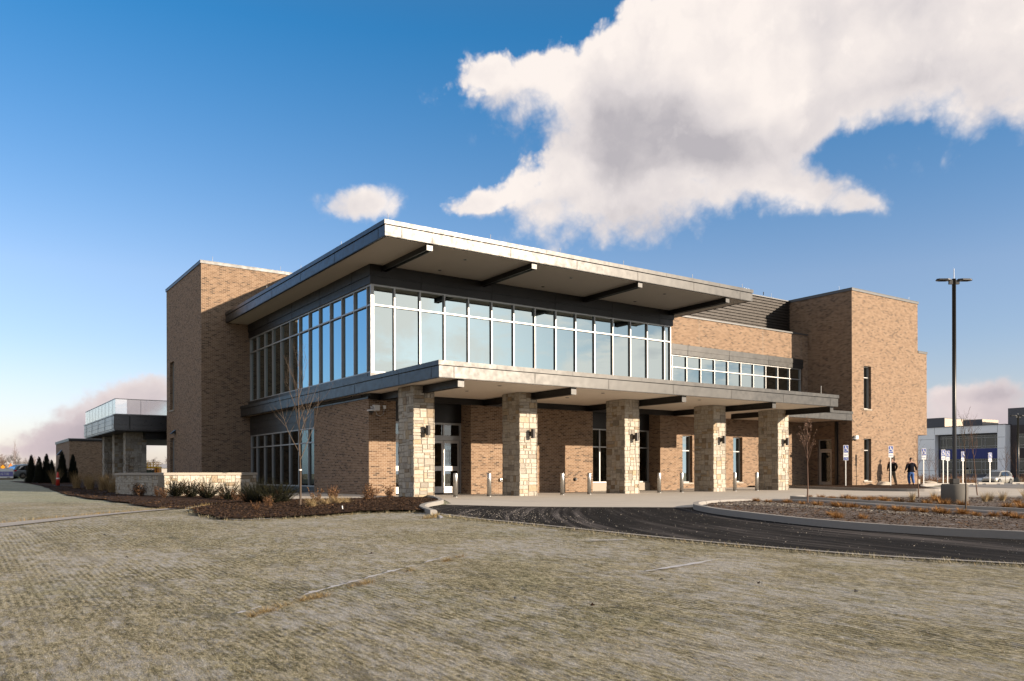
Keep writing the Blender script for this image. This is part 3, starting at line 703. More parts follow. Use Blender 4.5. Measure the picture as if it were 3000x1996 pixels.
# glazed upper storey
GX0, GX1, GY0, GZ0, GZ1, TR = 13.86, 30.75, 29.93, 4.95, 8.5, 7.68
fx = [13.93, 14.91, 16.08, 17.25, 18.44, 19.64, 20.82, 22.0, 23.2, 24.39, 25.56, 26.73, 27.89, 29.04, 30.25, 30.72]
fy = [29.98, 30.34, 31.63, 32.92, 34.21, 35.5, 36.79, 38.08, 39.4, 40.72, 42.03, 43.33, 44.63, 45.9]
glazing(B, 'front_curtain_wall', 'y', GY0, fx, [GZ0, TR, GZ1], .06, .14)
glazing(B, 'side_curtain_wall', 'x', GX0, fy, [GZ0, TR, GZ1], .06, .14)
glazing(B, 'end_curtain_wall', 'y', 30.9, [30.76, 31.1], [GZ0, TR, GZ1], .05, .1)
c = MB(); c.box(GX0 - .012, GX0 + .068, GY0 - .012, GY0 + .048, GZ0, GZ1); wpart(c, 'corner_post', 'mullion', B)
c = MB()
c.box(GX0 - .06, GX1 + .06, GY0 - .06, GY0 + .25, GZ1 + .004, 8.82); c.box(GX0 - .06, GX0 + .25, GY0 + .25, 45.92, GZ1 + .004, 8.82)
c.box(GX0 - .10, GX1 + .10, GY0 - .10, GY0 + .25, 8.82, 9.262); c.box(GX0 - .10, GX0 + .25, GY0 + .25, 45.92, 8.82, 9.262)
c.box(GX1 - .3, GX1 + .06, GY0 + .25, 33.1, GZ1 + .004, 9.262)
for x in (16.1, 19.6, 23.1, 26.6, 29.8): c.box(x, x + .02, GY0 - .108, GY0 - .10, 8.5, 9.262)
for y in (31.6, 35.2, 38.8, 42.4): c.box(GX0 - .108, GX0 - .10, y, y + .02, 8.5, 9.262)
wpart(c, 'header_band', 'dark_metal', B)
c = MB(); c.box(GX0 - .07, GX1 + .05, GY0 - .08, GY0 + .2, 4.78, GZ0 - .003); c.box(GX0 - .08, GX0 + .2, GY0 + .2, 45.92, 4.78, GZ0 - .003)
wpart(c, 'sill_band', 'fascia_metal', B)
# interior, seen dimly through the glass
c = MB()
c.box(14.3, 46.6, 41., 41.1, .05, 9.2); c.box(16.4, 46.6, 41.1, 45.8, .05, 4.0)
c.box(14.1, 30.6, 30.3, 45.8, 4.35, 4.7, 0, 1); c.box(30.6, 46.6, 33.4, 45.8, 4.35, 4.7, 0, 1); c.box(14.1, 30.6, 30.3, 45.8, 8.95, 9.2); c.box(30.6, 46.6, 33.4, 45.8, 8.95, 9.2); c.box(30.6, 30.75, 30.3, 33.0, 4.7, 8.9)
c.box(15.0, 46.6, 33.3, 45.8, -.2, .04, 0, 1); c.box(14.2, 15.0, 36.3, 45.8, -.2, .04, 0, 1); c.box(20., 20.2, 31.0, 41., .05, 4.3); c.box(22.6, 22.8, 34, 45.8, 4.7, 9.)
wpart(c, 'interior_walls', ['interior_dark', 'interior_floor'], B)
for x, y, y1_, z in ((15.0, 43.7, 44.8, 7.46), (15.0, 45.1, 45.7, 7.46)): wpart(MB().box(x, x + .1, y, y1_, z, z + .035), 'ceiling_strip_light', 'strip_lamp', B)
for x in (33.5, 36.5, 39.5, 42.5): wpart(MB().box(x, x + 1.2, 35.3, 35.45, 7.5, 7.53), 'ceiling_light', 'white_lamp', B)
wpart(MB().box(15., 15.1, 39.4, 40.4, 6.7, 6.73), 'ceiling_light', 'white_lamp', B)
for x, y, z in ((15.6, 33, 5.9), (17.5, 33.5, 6.1), (19, 32.6, 6.0), (24, 33, 6.)): wpart(MB().box(x, x + .1, y, y + .1, z, z + .1), 'pendant_light', 'white_lamp', B)
c = MB(); c.box(15.6, 15.64, 43.05, 43.3, 1.02, 1.44); wpart(c, 'lit_red_sign', 'lit_red_sign', B)

# unseen rear mass, added to shade the outbuilding and the left lawn
wpart(MB().box(20.2, 46.6, 46.6, 96, -.5, 11.5), 'unseen_rear_mass', 'brick', B)
# main roof with wide eaves
UX0, UX1, UY0, UY1, UZ0, UZ1 = 12.55, 32.2, 25.93, 45.92, 9.27, 9.81
r = MB(); r.box(UX0 + .05, UX1 - .05, UY0 + .05, UY1, UZ0 + .03, UZ1 - .03); ro = wpart(r, 'main_roof', 'coping_metal', B)
MB().box(UX0 + .12, UX1 - .12, UY0 + .12, UY1 - .002, UZ0 + .004, UZ0 + .028).build('soffit', 'soffit', ro)
def fascia(parent, x0, x1, y0, y1, z0, z1, xs, ys, right=True, left=True, y1r=None):
    """edge metal: a cap course over a taller folded panel, with standing joints at xs (front) and ys (side)"""
    m = MB(); zc = z1 - .155
    m.box(x0, x1, y0, y0 + .05, z0, zc - .03); m.box(x0 - .035, x1 + .035, y0 - .035, y0 + .05, zc, z1)
    m.box(x0 + .03, x1 - .03, y0 + .03, y0 + .05, zc - .03, zc)
    if left:
        m.box(x0, x0 + .05, y0 + .05, y1, z0, zc - .03); m.box(x0 - .035, x0 + .05, y0 + .05, y1, zc, z1); m.box(x0 + .03, x0 + .05, y0 + .05, y1, zc - .03, zc)
    if right:
        m.box(x1 - .05, x1, y0 + .05, y1r or y1, z0, zc - .012); m.box(x1 - .05, x1 + .035, y0 + .05, y1r or y1, zc, z1); m.box(x1 - .05, x1 - .02, y0 + .05, y1r or y1, zc - .012, zc)
    for x in xs: m.box(x - .022, x + .022, y0 - .006, y0 + .02, z0 + .01, zc - .032, 0, 1)
    for y in ys: m.box(x0 - .006, x0 + .02, y - .022, y + .022, z0 + .01, zc - .032, 0, 1)
    for x in xs: m.box(x + 1.7, x + 1.712, y0 - .039, y0, zc + .003, z1 + .002, 0, 1)
    o = m.build('fascia', ['fascia_metal', 'dark_metal'], parent)
    d = MB(); d.box(x0 + .006, x1 - .006, y0 + .006, y0 + .11, z0 - .022, z0 - .002)
    if left: d.box(x0 + .006, x0 + .11, y0 + .11, y1, z0 - .022, z0 - .002)
    d.build('drip_edge', 'dark_metal', parent)
    return o
fascia(ro, UX0, UX1, UY0, UY1, UZ0, UZ1, [13.2, 14.43, 17.9, 21.2, 24.6, 28.1, 31.3], [26.5, 30.5, 34.3, 38.1, 42.0], y1r=34.4)
BX = [14.40, 19.12, 24.86, 30.55]
def beams(parent, xs, y0, y1, ztop, h, w=.13, tip=True):
    for x in xs:
        m = MB()
        m.box(x - w / 2, x + w / 2, y0 + .02, y1, ztop - h, ztop - .004); m.box(x - w * .9, x + w * .9, y0 + .02, y1, ztop - h, ztop - h + .02)
        bo = m.build('beam', 'dark_metal', parent)
        MB().box(x - w * .95, x + w * .95, y0, y0 + .019, ztop - h - .004, ztop - .006).build('beam_end_plate', 'fascia_metal', parent)
beams(ro, BX, 26.06, GY0 - .11, UZ0, .24)
def downlights(parent, pts, z):
    for x, y in pts:
        MB().lathe([(.085, z - .012), (.085, z + .002)], x, y, 16).build('downlight', 'stainless', parent)
        MB().lathe([(.06, z - .016), (.06, z - .0125)], x, y, 12).build('downlight_lens', 'interior_dark', parent)
downlights(ro, [(16.6, 27.2), (16.6, 29.2), (21.9, 27.2), (21.9, 29.2), (27.5, 27.2), (27.5, 29.2)], UZ0)
def rods(parent, pts, h=.32):
    for x, y, z in pts: MB().tube([(x, y, z), (x, y, z + h)], .011, 6).build('lightning_rod', 'galvanised', parent)
rods(ro, [(12.8, 26.2, UZ1), (17.2, 26.3, UZ1), (20.6, 26.3, UZ1), (24.1, 26.3, UZ1), (28.4, 26.3, UZ1), (31.9, 26.3, UZ1), (12.8, 30.4, UZ1), (12.8, 34.9, UZ1), (12.8, 39.6, UZ1)])
tw = [o for o in B.children if o.name.startswith('brick_tower')]
rods(tw[0], [(11.9, 46.1, 12.54), (15.7, 46.1, 12.54)]); rods(tw[1], [(47.0, 31, 12.54), (53.8, 30.2, 12.54)], .3)

# entrance canopy carried on the stone pillars
CX0, CX1, CY0, CZ0, CZ1 = 13.35, 35.6, 23.55, 4.12, 4.67
r = MB(); r.box(CX0 + .05, CX1 - .05, CY0 + .05, 29.9, CZ0 + .03, CZ1 - .03); r.box(CX0 + .05, 13.84, 29.9, 45.92, CZ0 + .03, CZ1 - .03); co_ = wpart(r, 'entrance_canopy', 'coping_metal', B)
MB().box(CX0 + .12, CX1 - .12, CY0 + .12, 29.9, CZ0 + .004, CZ0 + .028).box(CX0 + .12, 13.84, 29.9, 45.9, CZ0 + .004, CZ0 + .028).build('soffit', 'soffit', co_)
fascia(co_, CX0, CX1, CY0, 45.92, CZ0, CZ1, [13.93, 17.3, 20.8, 24.3, 27.85, 31.4, 34.98], [24.1, 26.5, 30.4, 34.2, 38.1, 42.0], y1r=29.3)
PX = [13.86, 18.57, 24.17, 29.83, 34.64]
beams(co_, [14.30, 19.22, 25.1, 30.95, 35.33], 23.72, GY0 - .06, CZ0, .27)
downlights(co_, [(16.6, 24.8), (16.6, 27.1), (21.6, 24.8), (21.6, 27.1), (27.2, 24.8), (27.2, 27.1), (32.4, 24.8), (32.4, 27.1)], CZ0)
rods(co_, [(34.6, 23.8, CZ1)], .42)
r = MB(); r.box(13.80, 31.05, GY0 - .05, GY0 + .06, 3.86, 4.117); r.box(14.96, 18.53, 30.72, 31., 3.105, 4.116); r.box(25.43, 29.91, 30.72, 31., 3.105, 4.116); r.box(13.80, 13.9, GY0 + .07, 35.8, 3.905, 4.11); wpart(r, 'dark_lintel', 'dark_metal', B)
# lower canopy over the right-hand wing
r = MB(); r.box(30.9, 46.25, 29.75, 33.1, 4.20, 4.66); c2 = wpart(r, 'wing_canopy', 'coping_metal', B)
MB().box(31.2, 46.2, 29.8, 33.1, 4.17, 4.198).build('soffit', 'soffit', c2)
fascia(c2, 30.9, 46.3, 29.65, 33.1, 4.16, 4.70, [32., 35.8, 39.5, 43.0, 45.7], [], left=False)
MB().box(44.5, 46.4, 31.2, 31.3, 4.70, 4.95).box(44.5, 46.4, 31.15, 31.35, 4.95, 4.99).build('roof_curb', 'dark_metal', c2)

# stone facing
def ashlar(w, h, rnd, band=(.42, .62), mn=.085, big=.10):
    out = []
    def split(x0, x1, z0, z1, d):
        ww, hh = x1 - x0, z1 - z0
        if (ww * hh < rnd.uniform(.02, big) and ww < .52 and hh < .36) or d > 9 or (ww < .2 and hh < .17):
            out.append((x0, x1, z0, z1)); return
        if (ww / max(hh, .01) > rnd.uniform(1.1, 2.1) or hh < 2 * mn) and ww > .24:
            c = x0 + ww * rnd.uniform(.32, .68); split(x0, c, z0, z1, d + 1); split(c, x1, z0, z1, d + 1)
        elif hh >= 2 * mn:
            c = z0 + hh * rnd.uniform(.3, .7); split(x0, x1, z0, c, d + 1); split(x0, x1, c, z1, d + 1)
        else: out.append((x0, x1, z0, z1))
    z = 0
    while z < h - .05:
        b = rnd.uniform(*band); z1 = z + b if z + b < h - .2 else h
        split(0, w, z, z1, 0); z = z1
    return out
def stone_face(mb, o, u, nrm, w, h, rnd, g=.007, big=.13, warm=0., band=(.42, .62)):
    """split-faced stones on the face starting at o, running along u for w, facing nrm"""
    o = Vector(o); u = Vector(u); nrm = Vector(nrm); up = Vector((0, 0, 1))
    for x0, x1, z0, z1 in ashlar(w, h, rnd, band, big=big):
        p = rnd.uniform(.013, .028); t = min(1, max(0, rnd.betavariate(2.6, 2.0) + (rnd.random() < .13) * .35 + warm))
        j = lambda: rnd.uniform(-.008, .008)
        e = [(x0 + (g if x0 > .001 else -p * .8), z0 + g * .5), (x1 - (g if x1 < w - .001 else -p * .8), z0 + g * .5), (x1 - (g if x1 < w - .001 else -p * .8), z1 - g * .5), (x0 + (g if x0 > .001 else -p * .8), z1 - g * .5)]
        bs = [o + u * a + up * b for a, b in e]
        cx, cz = (x0 + x1) / 2, (z0 + z1) / 2
        tp = [o + u * (a + (.014 if a < cx else -.014) * (1 if .002 < a < w - .002 else 0) + j() * .7) + up * (b + (.012 if b < cz else -.012) + j() * .5) + nrm * (p + j() * .6) for a, b in e]
        for k in range(4): mb.poly([bs[k], bs[(k + 1) % 4], tp[(k + 1) % 4], tp[k]], t)
        mb.poly(tp, t)
def pillar(root, x, y, w, d, z0, z1, seed, name='stone_pillar'):
    rnd = random.Random(seed); mb = MB(); h = z1 - z0
    core = MB().box(x + .02, x + w - .02, y + .02, y + d - .02, z0, z1)
    i = len(mb.v); mb.v += core.v; mb.f += [tuple(k + i for k in f) for f in core.f]; mb.t += core.t; mb.m += [1] * len(core.f)
    n0 = len(mb.f)
    stone_face(mb, (x, y + .02, z0), (1, 0, 0), (0, -1, 0), w, h, rnd)
    stone_face(mb, (x + .02, y + d, z0), (0, -1, 0), (-1, 0, 0), d, h, rnd)
    stone_face(mb, (x + w - .02, y, z0), (0, 1, 0), (1, 0, 0), d, h, rnd)
    stone_face(mb, (x + w, y + d - .02, z0), (-1, 0, 0), (0, 1, 0), w, h, rnd)
    return wpart(mb, name, ['stone', 'stone_mortar'], root)
for i, x in enumerate(PX): pillar(B, x, 26.32, .84, 1.2, -.02, CZ0 - .002, 20 + i)

# brick bays under the canopy and the wing wall
def brickbox(name, x0, x1, y0, y1, z0, z1): return wpart(MB().box(x0, x1, y0, y1, z0, z1), name, 'brick', B)
brickbox('brick_bay', 13.75, 14.94, GY0, 35.85, -.3, 3.9)
brickbox('brick_bay', 18.54, 25.41, GY0 + .001, 33.0, -.3, 4.11)
brickbox('brick_bay', 29.92, 31.1, GY0 + .002, 33.0, -.3, 4.11)
w = MB(); lw = [(34.9, 35.72, .34, 3.08), (39.3, 40.14, .34, 3.08)]
opening_wall(w, 'y', 33.12, 31.1, 46.72, -.3, 4.66, lw, .28)
wpart(w, 'lower_brick_wall', 'brick', B)
for q in lw: glazing(B, 'narrow_window', 'y', 33.29, [q[0], q[1]], [q[2], 2.2, q[3]], sill=.21)
w = MB(); w.box(30.8, 46.718, 33.12, 34.4, 8.32, 9.94); w.box(46.14, 46.718, 33.121, 34.4, 4.66, 8.32)
for x in (36.3, 42.1, 45.98): w.box(x, x + .016, 33.113, 33.118, 8.33, 9.93, 0, 1)
wo = wpart(w, 'upper_brick_wall', ['brick', 'precast'], B)
MB().box(30.8, 46.66, 33.06, 34.45, 9.94, 10.03).build('coping', 'coping_metal', wo)
bx = [30.85, 31.77, 32.96] + [34.13 + 1.19 * k for k in range(11)]
glazing(B, 'ribbon_window', 'y', 33.16, bx, [6.05, 7.0, 7.71], .06, .13)
w = MB(); w.box(30.8, 46.13, 33.07, 33.3, 7.715, 8.0); w.box(30.8, 46.13, 33.05, 33.3, 8.003, 8.316); w.box(30.8, 46.13, 33.05, 33.3, 4.7, 6.04)
for x in (35.3, 38.9, 42.6): w.box(x, x + .018, 33.04, 33.05, 7.72, 8.31)
wpart(w, 'window_band_cladding', 'fascia_metal', B)
# ribbed penthouse screen
w = MB(); x0, x1, y0, y1, z0, z1 = 16.35, 46.7, 34.5, 46.5, 9.6, 12.42; n = 15; p = (z1 - z0) / n
w.box(x0 + .08, x1, y0 + .08, y1, z0, z1)
for k in range(n):
    a = z0 + k * p
    for (fa, fb) in (((x0, y0), (x1, y0)), ((x0, y1), (x0, y0))):
        ix = .08 if fa[0] == fb[0] else 0; iy = .08 if fa[1] == fb[1] else 0
        w.poly([(fa[0], fa[1], a), (fb[0], fb[1], a), (fb[0], fb[1], a + p * .55), (fa[0], fa[1], a + p * .55)])
        w.poly([(fa[0], fa[1], a + p * .55), (fb[0], fb[1], a + p * .55), (fb[0] + ix, fb[1] + iy, a + p * .7), (fa[0] + ix, fa[1] + iy, a + p * .7)])
        w.poly([(fa[0], fa[1], a), (fb[0], fb[1], a), (fb[0] + ix, fb[1] + iy, a), (fa[0] + ix, fa[1] + iy, a)])
po = wpart(w, 'penthouse_screen', 'louvre_metal', B)
MB().box(x0 - .03, x1, y0 - .03, y1, z1 + .002, z1 + .07).build('coping', 'coping_metal', po)
rods(po, [(45, 34.7, 12.48), (40.2, 34.7, 12.48)], .35)
w = MB()
for dx in (0, .22, .44):
    w.tube([(42.9 + dx, 35.2, 12.45), (42.9 + dx, 35.2, 13.05)], .02, 5)
    w.tube([(42.8 + dx, 35.1, 12.75), (43.0 + dx, 35.3, 12.75)], .016, 4)
w.tube([(42.8, 35.2, 12.95), (43.5, 35.2, 12.95)], .018, 4); w.tube([(42.8, 35.2, 12.65), (43.5, 35.2, 12.65)], .018, 4); w.box(43.05, 43.15, 35.12, 35.2, 12.6, 12.85)
wpart(w, 'roof_antenna', 'galvanised', B)

# entrance doors in their recess, and the second recess window
VY = 30.74
d = MB(); X0, X1 = 14.96, 18.53
for x0, x1, z0, z1 in ((X0, X0 + .08, .05, 3.1), (X1 - .08, X1, .05, 3.1), (X0 + .08, X1 - .08, 3.02, 3.1), (X0 + .08, X1 - .08, 2.34, 2.55), (16.7, 16.76, 2.55, 3.02), (17.62, 17.68, 2.55, 3.02), (15.85, 15.91, 2.55, 3.02)):
    d.box(x0, x1, VY, VY + .12, z0, z1)
do = wpart(d, 'entrance_door', 'mullion', B)
MB().box(X0 + .05, X1 - .05, VY + .05, VY + .06, 2.56, 3.01).build('pane', 'door_glass', do)
for a, b in ((15.06, 15.92), (15.94, 16.76), (16.79, 17.62), (17.65, 18.43)):
    l = MB()
    for x0, x1, z0, z1 in ((a, a + .06, .06, 2.33), (b - .06, b, .06, 2.33), (a + .06, b - .06, 2.22, 2.33), (a + .06, b - .06, 1.02, 1.22), (a + .06, b - .06, .06, .34)): l.box(x0, x1, VY + .03, VY + .09, z0, z1)
    l.box(a + .05, b - .05, VY + .055, VY + .065, .3, 2.25, 0, 1)
    l.build('door_leaf', ['door_panel', 'door_glass'], do)
glazing(B, 'recess_window', 'y', VY, [25.43, 26.55, 27.7, 28.8, 29.9], [.42, 2.2, 3.1], .06, .12, glass='door_glass')
w = MB(); w.box(25.43, 29.9, VY - .08, VY + .3, .02, .41); wpart(w, 'window_base', 'precast', B)
# ground-floor glazing and metal courses on the left flank
ly = [36.12, 37.02, 38.3, 39.6, 40.92, 42.22, 43.53, 44.85, 45.9]
glazing(B, 'flank_window', 'x', 13.9, ly, [.30, 2.37, 3.06], .06, .13, glass='door_glass')
w = MB()
for k in range(3):
    a = 3.07 + k * .345; w.box(13.86 + .012 * (2 - k), 14.1, 35.86, 45.92, a, a + .335)
w.box(13.90, 14.1, 35.86, 45.92, 3.06, 4.11); w.box(13.72, 13.75, 29.95, 35.85, 3.905, 4.0)
wpart(w, 'metal_cladding', 'fascia_metal', B)
w = MB(); w.box(13.80, 14.1, 35.86, 45.92, .1, .295); w.box(13.84, 14.1, 35.86, 45.92, -.2, .1); wpart(w, 'window_base', 'fascia_metal', B)
w = MB(); w.tube([(13.62, 30.3, 4.02), (13.62, 38.2, 4.02), (13.62, 38.4, 3.95)], .035, 8); w.tube([(13.6, 31.3, 4.02), (13.6, 31.3, 4.11)], .02, 6); wpart(w, 'drain_pipe', 'bronze_paint', B)
w = MB(); w.box(46.55, 46.70, 30.9, 31.05, .1, 4.15); wpart(w, 'downspout', 'black_paint', B)
w = MB(); w.lathe([(.09, 0), (.09, .04), (.05, .06), (.05, .12)], 0, 0, 16).xform(Matrix.Translation((24.3, GY0 - .001, .62)) @ Matrix.Rotation(R(90), 4, 'X')); wpart(w, 'hose_valve', 'bronze_paint', B)
w = MB(); w.box(20.0, 20.14, GY0 - .09, GY0 - .002, .55, .68); w.tube([(20.07, GY0 - .09, .61), (20.07, GY0 - .16, .58)], .03, 8); wpart(w, 'wall_outlet', 'galvanised', B)
w = MB(); w.box(44.35, 44.5, 33.03, 33.115, .6, .72); wpart(w, 'wall_outlet', 'galvanised', B)

# balcony at the back left on its own stone pillars
bx0, by0, by1, bz0, bz1 = 8.57, 57.0, 70.85, 3.72, 4.74
w = MB(); w.box(bx0 + .05, 16, by0 + .05, by1, bz0 + .02, bz1 - .1)
for k in range(3):
    a = bz0 + .1 + k * .29; w.box(bx0 + .015 * k, 16, by0 + .015 * k, by1, a, a + .27)
w.box(bx0 - .02, 16, by0 - .02, by1, bz1 - .075, bz1)
for y in (57.5, 60.5, 63.5, 66.5, 69.5): w.box(bx0 - .012, bx0, y, y + .06, bz0 + .08, bz1 - .08, 0, 1)
for x in (9.5, 13.0): w.box(x, x + .06, by0 - .012, by0, bz0 + .08, bz1 - .08, 0, 1)
bo = wpart(w, 'balcony', ['balcony_metal', 'dark_metal'], B)
MB().box(bx0 + .1, 16, by0 + .1, by1 - .1, bz0 - .03, bz0 + .02).build('soffit', 'dark_metal', bo)
MB().box(10.6, 16, by0 + .8, by1 - .8, bz0 - .5, bz0 - .03).build('drop_beam', 'dark_metal', bo)
MB().box(bx0 + .12, bx0 + .135, by0 + .12, by1, bz1 + .01, bz1 + .98).box(bx0 + .135, 16, by0 + .12, by0 + .135, bz1 + .01, bz1 + .98).build('glass_rail', 'clear_glass', bo)
j = MB(); j.box(bx0 + .10, bx0 + .155, by0 + .10, by1, bz1 + .98, bz1 + 1.02); j.box(bx0 + .155, 16, by0 + .10, by0 + .155, bz1 + .98, bz1 + 1.02)
for y in np.arange(by0 + 1.3, by1, 1.5): j.box(bx0 + .12, bx0 + .137, y, y + .02, bz1, bz1 + .98)
j.box(10.2, 10.22, by0 + .12, by0 + .137, bz1, bz1 + .98); j.box(bx0 + .1, 16, by0 + .10, by0 + .16, bz1, bz1 + .05)
j.build('hand_rail', 'mullion', bo)
for i, (x, y) in enumerate(((9.55, 58.6), (9.45, 62.4), (9.35, 66.2))): pillar(B, x, y, 1.25, .95, -.1, bz0 - .03, 60 + i)

# ------------------------------------------------------------------ low stone wall
sw = empty('stone_wall', (6.63, 32.49, 0), 'low pale stone garden wall with grey cap in front of the left brick tower', 'wall')
def wall_run(root, p, q, seed, th=.42, z0=-.1, z1=.86, big=.05):
    d = Vector((q[0] - p[0], q[1] - p[1], 0)); L = d.length; d.normalize(); n = Vector((d.y, -d.x, 0)); rnd = random.Random(seed); mb = MB()
    stone_face(mb, (p[0], p[1], z0), d, n, L, z1 - z0, rnd, big=big, band=(.3, .34), warm=.02)
    core = [(p[0], p[1]), (q[0], q[1]), (q[0] - n.x * th, q[1] - n.y * th), (p[0] - n.x * th, p[1] - n.y * th)]
    i0 = len(mb.f); mb.prism([((a[0] - n.x * .004), (a[1] - n.y * .004)) for a in core], z0, z1 - .002, 0, 1)
    # end face
    stone_face(mb, (q[0], q[1], z0), -n, d, th, z1 - z0, rnd, big=.05, band=(.3, .34))
    o = wpart(mb, 'wall', ['stone', 'stone_mortar'], root)
    c = MB(); c.prism([(a[0] + (n.x * .06 if k < 2 else -n.x * .06) + (d.x * .06 if k in (1, 2) else 0), a[1] + (n.y * .06 if k < 2 else -n.y * .06) + (d.y * .06 if k in (1, 2) else 0)) for k, a in enumerate(core)], z1, z1 + .105)
    wpart(c, 'wall_cap', 'precast', root, bevel=.012); return o
wall_run(sw, (6.63, 32.49), (10.52, 34.1), 5, z1=.86, big=.16)
wall_run(sw, (6.05, 39.6), (6.63, 32.49), 6, z1=.855, big=.045)

# ------------------------------------------------------------------ bollards, lamps, cameras
bollx = [15.72, 17.24, 20.85, 22.30, 26.42, 27.86, 31.55, 33.2]
b = empty('bollard', (0, 0, 0), '', 'bollard', 'steel bollards along the entrance canopy')
MB().lathe([(.085, .0), (.085, .885), (.078, .9), (.03, .915)], 0, 0, 28).build('post', 'stainless', b, smooth=False)
for p in b.children[0].data.polygons: p.use_smooth = abs(p.normal.z) < .3
MB().lathe([(.10, .0), (.10, .012), (.088, .03)], 0, 0, 28).build('base_ring', 'stainless', b)
BL = ['steel bollard just right of the first stone pillar, in front of the entrance doors',
      'steel bollard standing just left of the second stone pillar', 'steel bollard in front of the brick wall, in the pillar shadow beside the hose valve',
      'steel bollard just left of the third stone pillar, by the dark window', 'steel bollard in the gap midway between third and fourth pillars, nearer the third',
      'steel bollard just left of the fourth stone pillar', 'steel bollard in front of the narrow window between fourth and fifth pillars', 'steel bollard touching the left edge of the fifth, farthest pillar in view']
for i, x in enumerate(bollx):
    o = b if i == 0 else copy_tree(b); o.location = (x, 26.5, .008); o['label'] = BL[i]
sc_ = empty('wall_lamp', (0, 0, 0), '', 'wall lamp', 'dark lamps on the stone pillars')
MB().lathe([(.075, -.18), (.085, -.175), (.085, .175), (.075, .18)], 0, -.17, 20).build('lamp_cylinder', 'bronze_paint', sc_)
MB().box(-.06, .06, -.10, .0, -.09, .09).build('bracket', 'bronze_paint', sc_)
MB().lathe([(.06, -.186), (.06, -.181)], 0, -.17, 16).build('lens', 'sign_white', sc_)
for i, (x, nm) in enumerate(zip((14.34, 19.08, 24.68, 30.33, 35.12), ('first stone pillar beside the entrance doors', 'second stone pillar from the left', 'middle stone pillar', 'fourth stone pillar', 'farthest stone pillar at the right'))):
    o = sc_ if i == 0 else copy_tree(sc_); o.location = (x, 26.29, 2.48); o['label'] = 'dark cylinder wall lamp on the ' + nm
def security_camera(loc, rz, label):
    r = empty('security_camera', loc, label, 'camera', 'white security cameras at brick corners', rz)
    MB().box(-.13, .13, -.2, 0., -.1, .13).build('junction_box', 'white_plastic', r, bevel=.015)
    MB().tube([(-.1, -.1, .03), (-.24, -.16, .03), (-.24, -.16, -.08)], .045, 8).build('arm', 'white_plastic', r)
    MB().lathe([(.14, -.13), (.17, -.115), (.17, -.085), (.07, -.06)], -.24, -.16, 20).build('dome_housing', 'white_plastic', r)
    MB().lathe([(.02, -.22), (.075, -.2), (.11, -.16), (.12, -.13)], -.24, -.16, 18).build('dome', 'black_paint', r, smooth=True)
    return r
r = security_camera((14.02, 29.925, 3.52), 0, 'white dome security camera at the corner of the brick bay left of the entrance')
MB().tube([(-.02, -.1, -.1), (.06, -.05, -.26), (.22, -.03, -.3), (.36, -.02, -.2), (.4, -.02, .0)], .012, 5).build('cable', 'galvanised', r)
MB().box(.34, .46, -.05, -.002, -.0, .13).build('cable_box', 'white_plastic', r)
security_camera((46.98, 29.925, 3.1), 0, 'white dome security camera at the corner of the right brick tower')
r = empty('wall_light', (11.245, 52.2, 3.45), 'dark wedge wall light above the tower side window', 'wall light')
MB().poly([(-.28, -.2, -.1), (-.28, .2, -.1), (0, .2, .15), (0, -.2, .15)]).poly([(-.28, -.2, -.1), (0, -.2, .15), (0, -.2, -.1)]).poly([(-.28, .2, -.1), (0, .2, -.1), (0, .2, .15)]).poly([(-.28, -.2, -.1), (0, -.2, -.1), (0, .2, -.1), (-.28, .2, -.1)]).build('hood', 'black_paint', r)
MB().box(-.2, -.05, -.15, .15, -.12, -.101).build('lens', 'sign_white', r)

# ------------------------------------------------------------------ brick outbuilding at the back left
ob = empty('brick_outbuilding', (10.9, 101.9, .2), 'small flat roofed brick outbuilding behind the balcony pillars', 'outbuilding')
wo = wpart(MB().box(10.9, 15.6, 101.9, 115.8, -.3, 4.62), 'wall', 'brick', ob)
MB().box(10.82, 15.7, 101.82, 115.9, 4.62, 4.86).build('coping', 'dark_metal', wo)
MB().box(10.79, 15.72, 101.79, 115.9, 4.86, 4.93).build('coping_cap', 'mullion', wo)
m = MB(); m.poly([(10.35, 109.0, 3.2), (10.35, 109.9, 3.2), (10.9, 109.9, 3.85), (10.9, 109.0, 3.85)]).poly([(10.35, 109., 3.2), (10.9, 109., 3.85), (10.9, 109., 3.2)]).poly([(10.35, 109.9, 3.2), (10.9, 109.9, 3.2), (10.9, 109.9, 3.85)]).poly([(10.35, 109, 3.2), (10.9, 109, 3.2), (10.9, 109.9, 3.2), (10.35, 109.9, 3.2)])
wpart(m, 'wall_light', 'bronze_paint', ob)

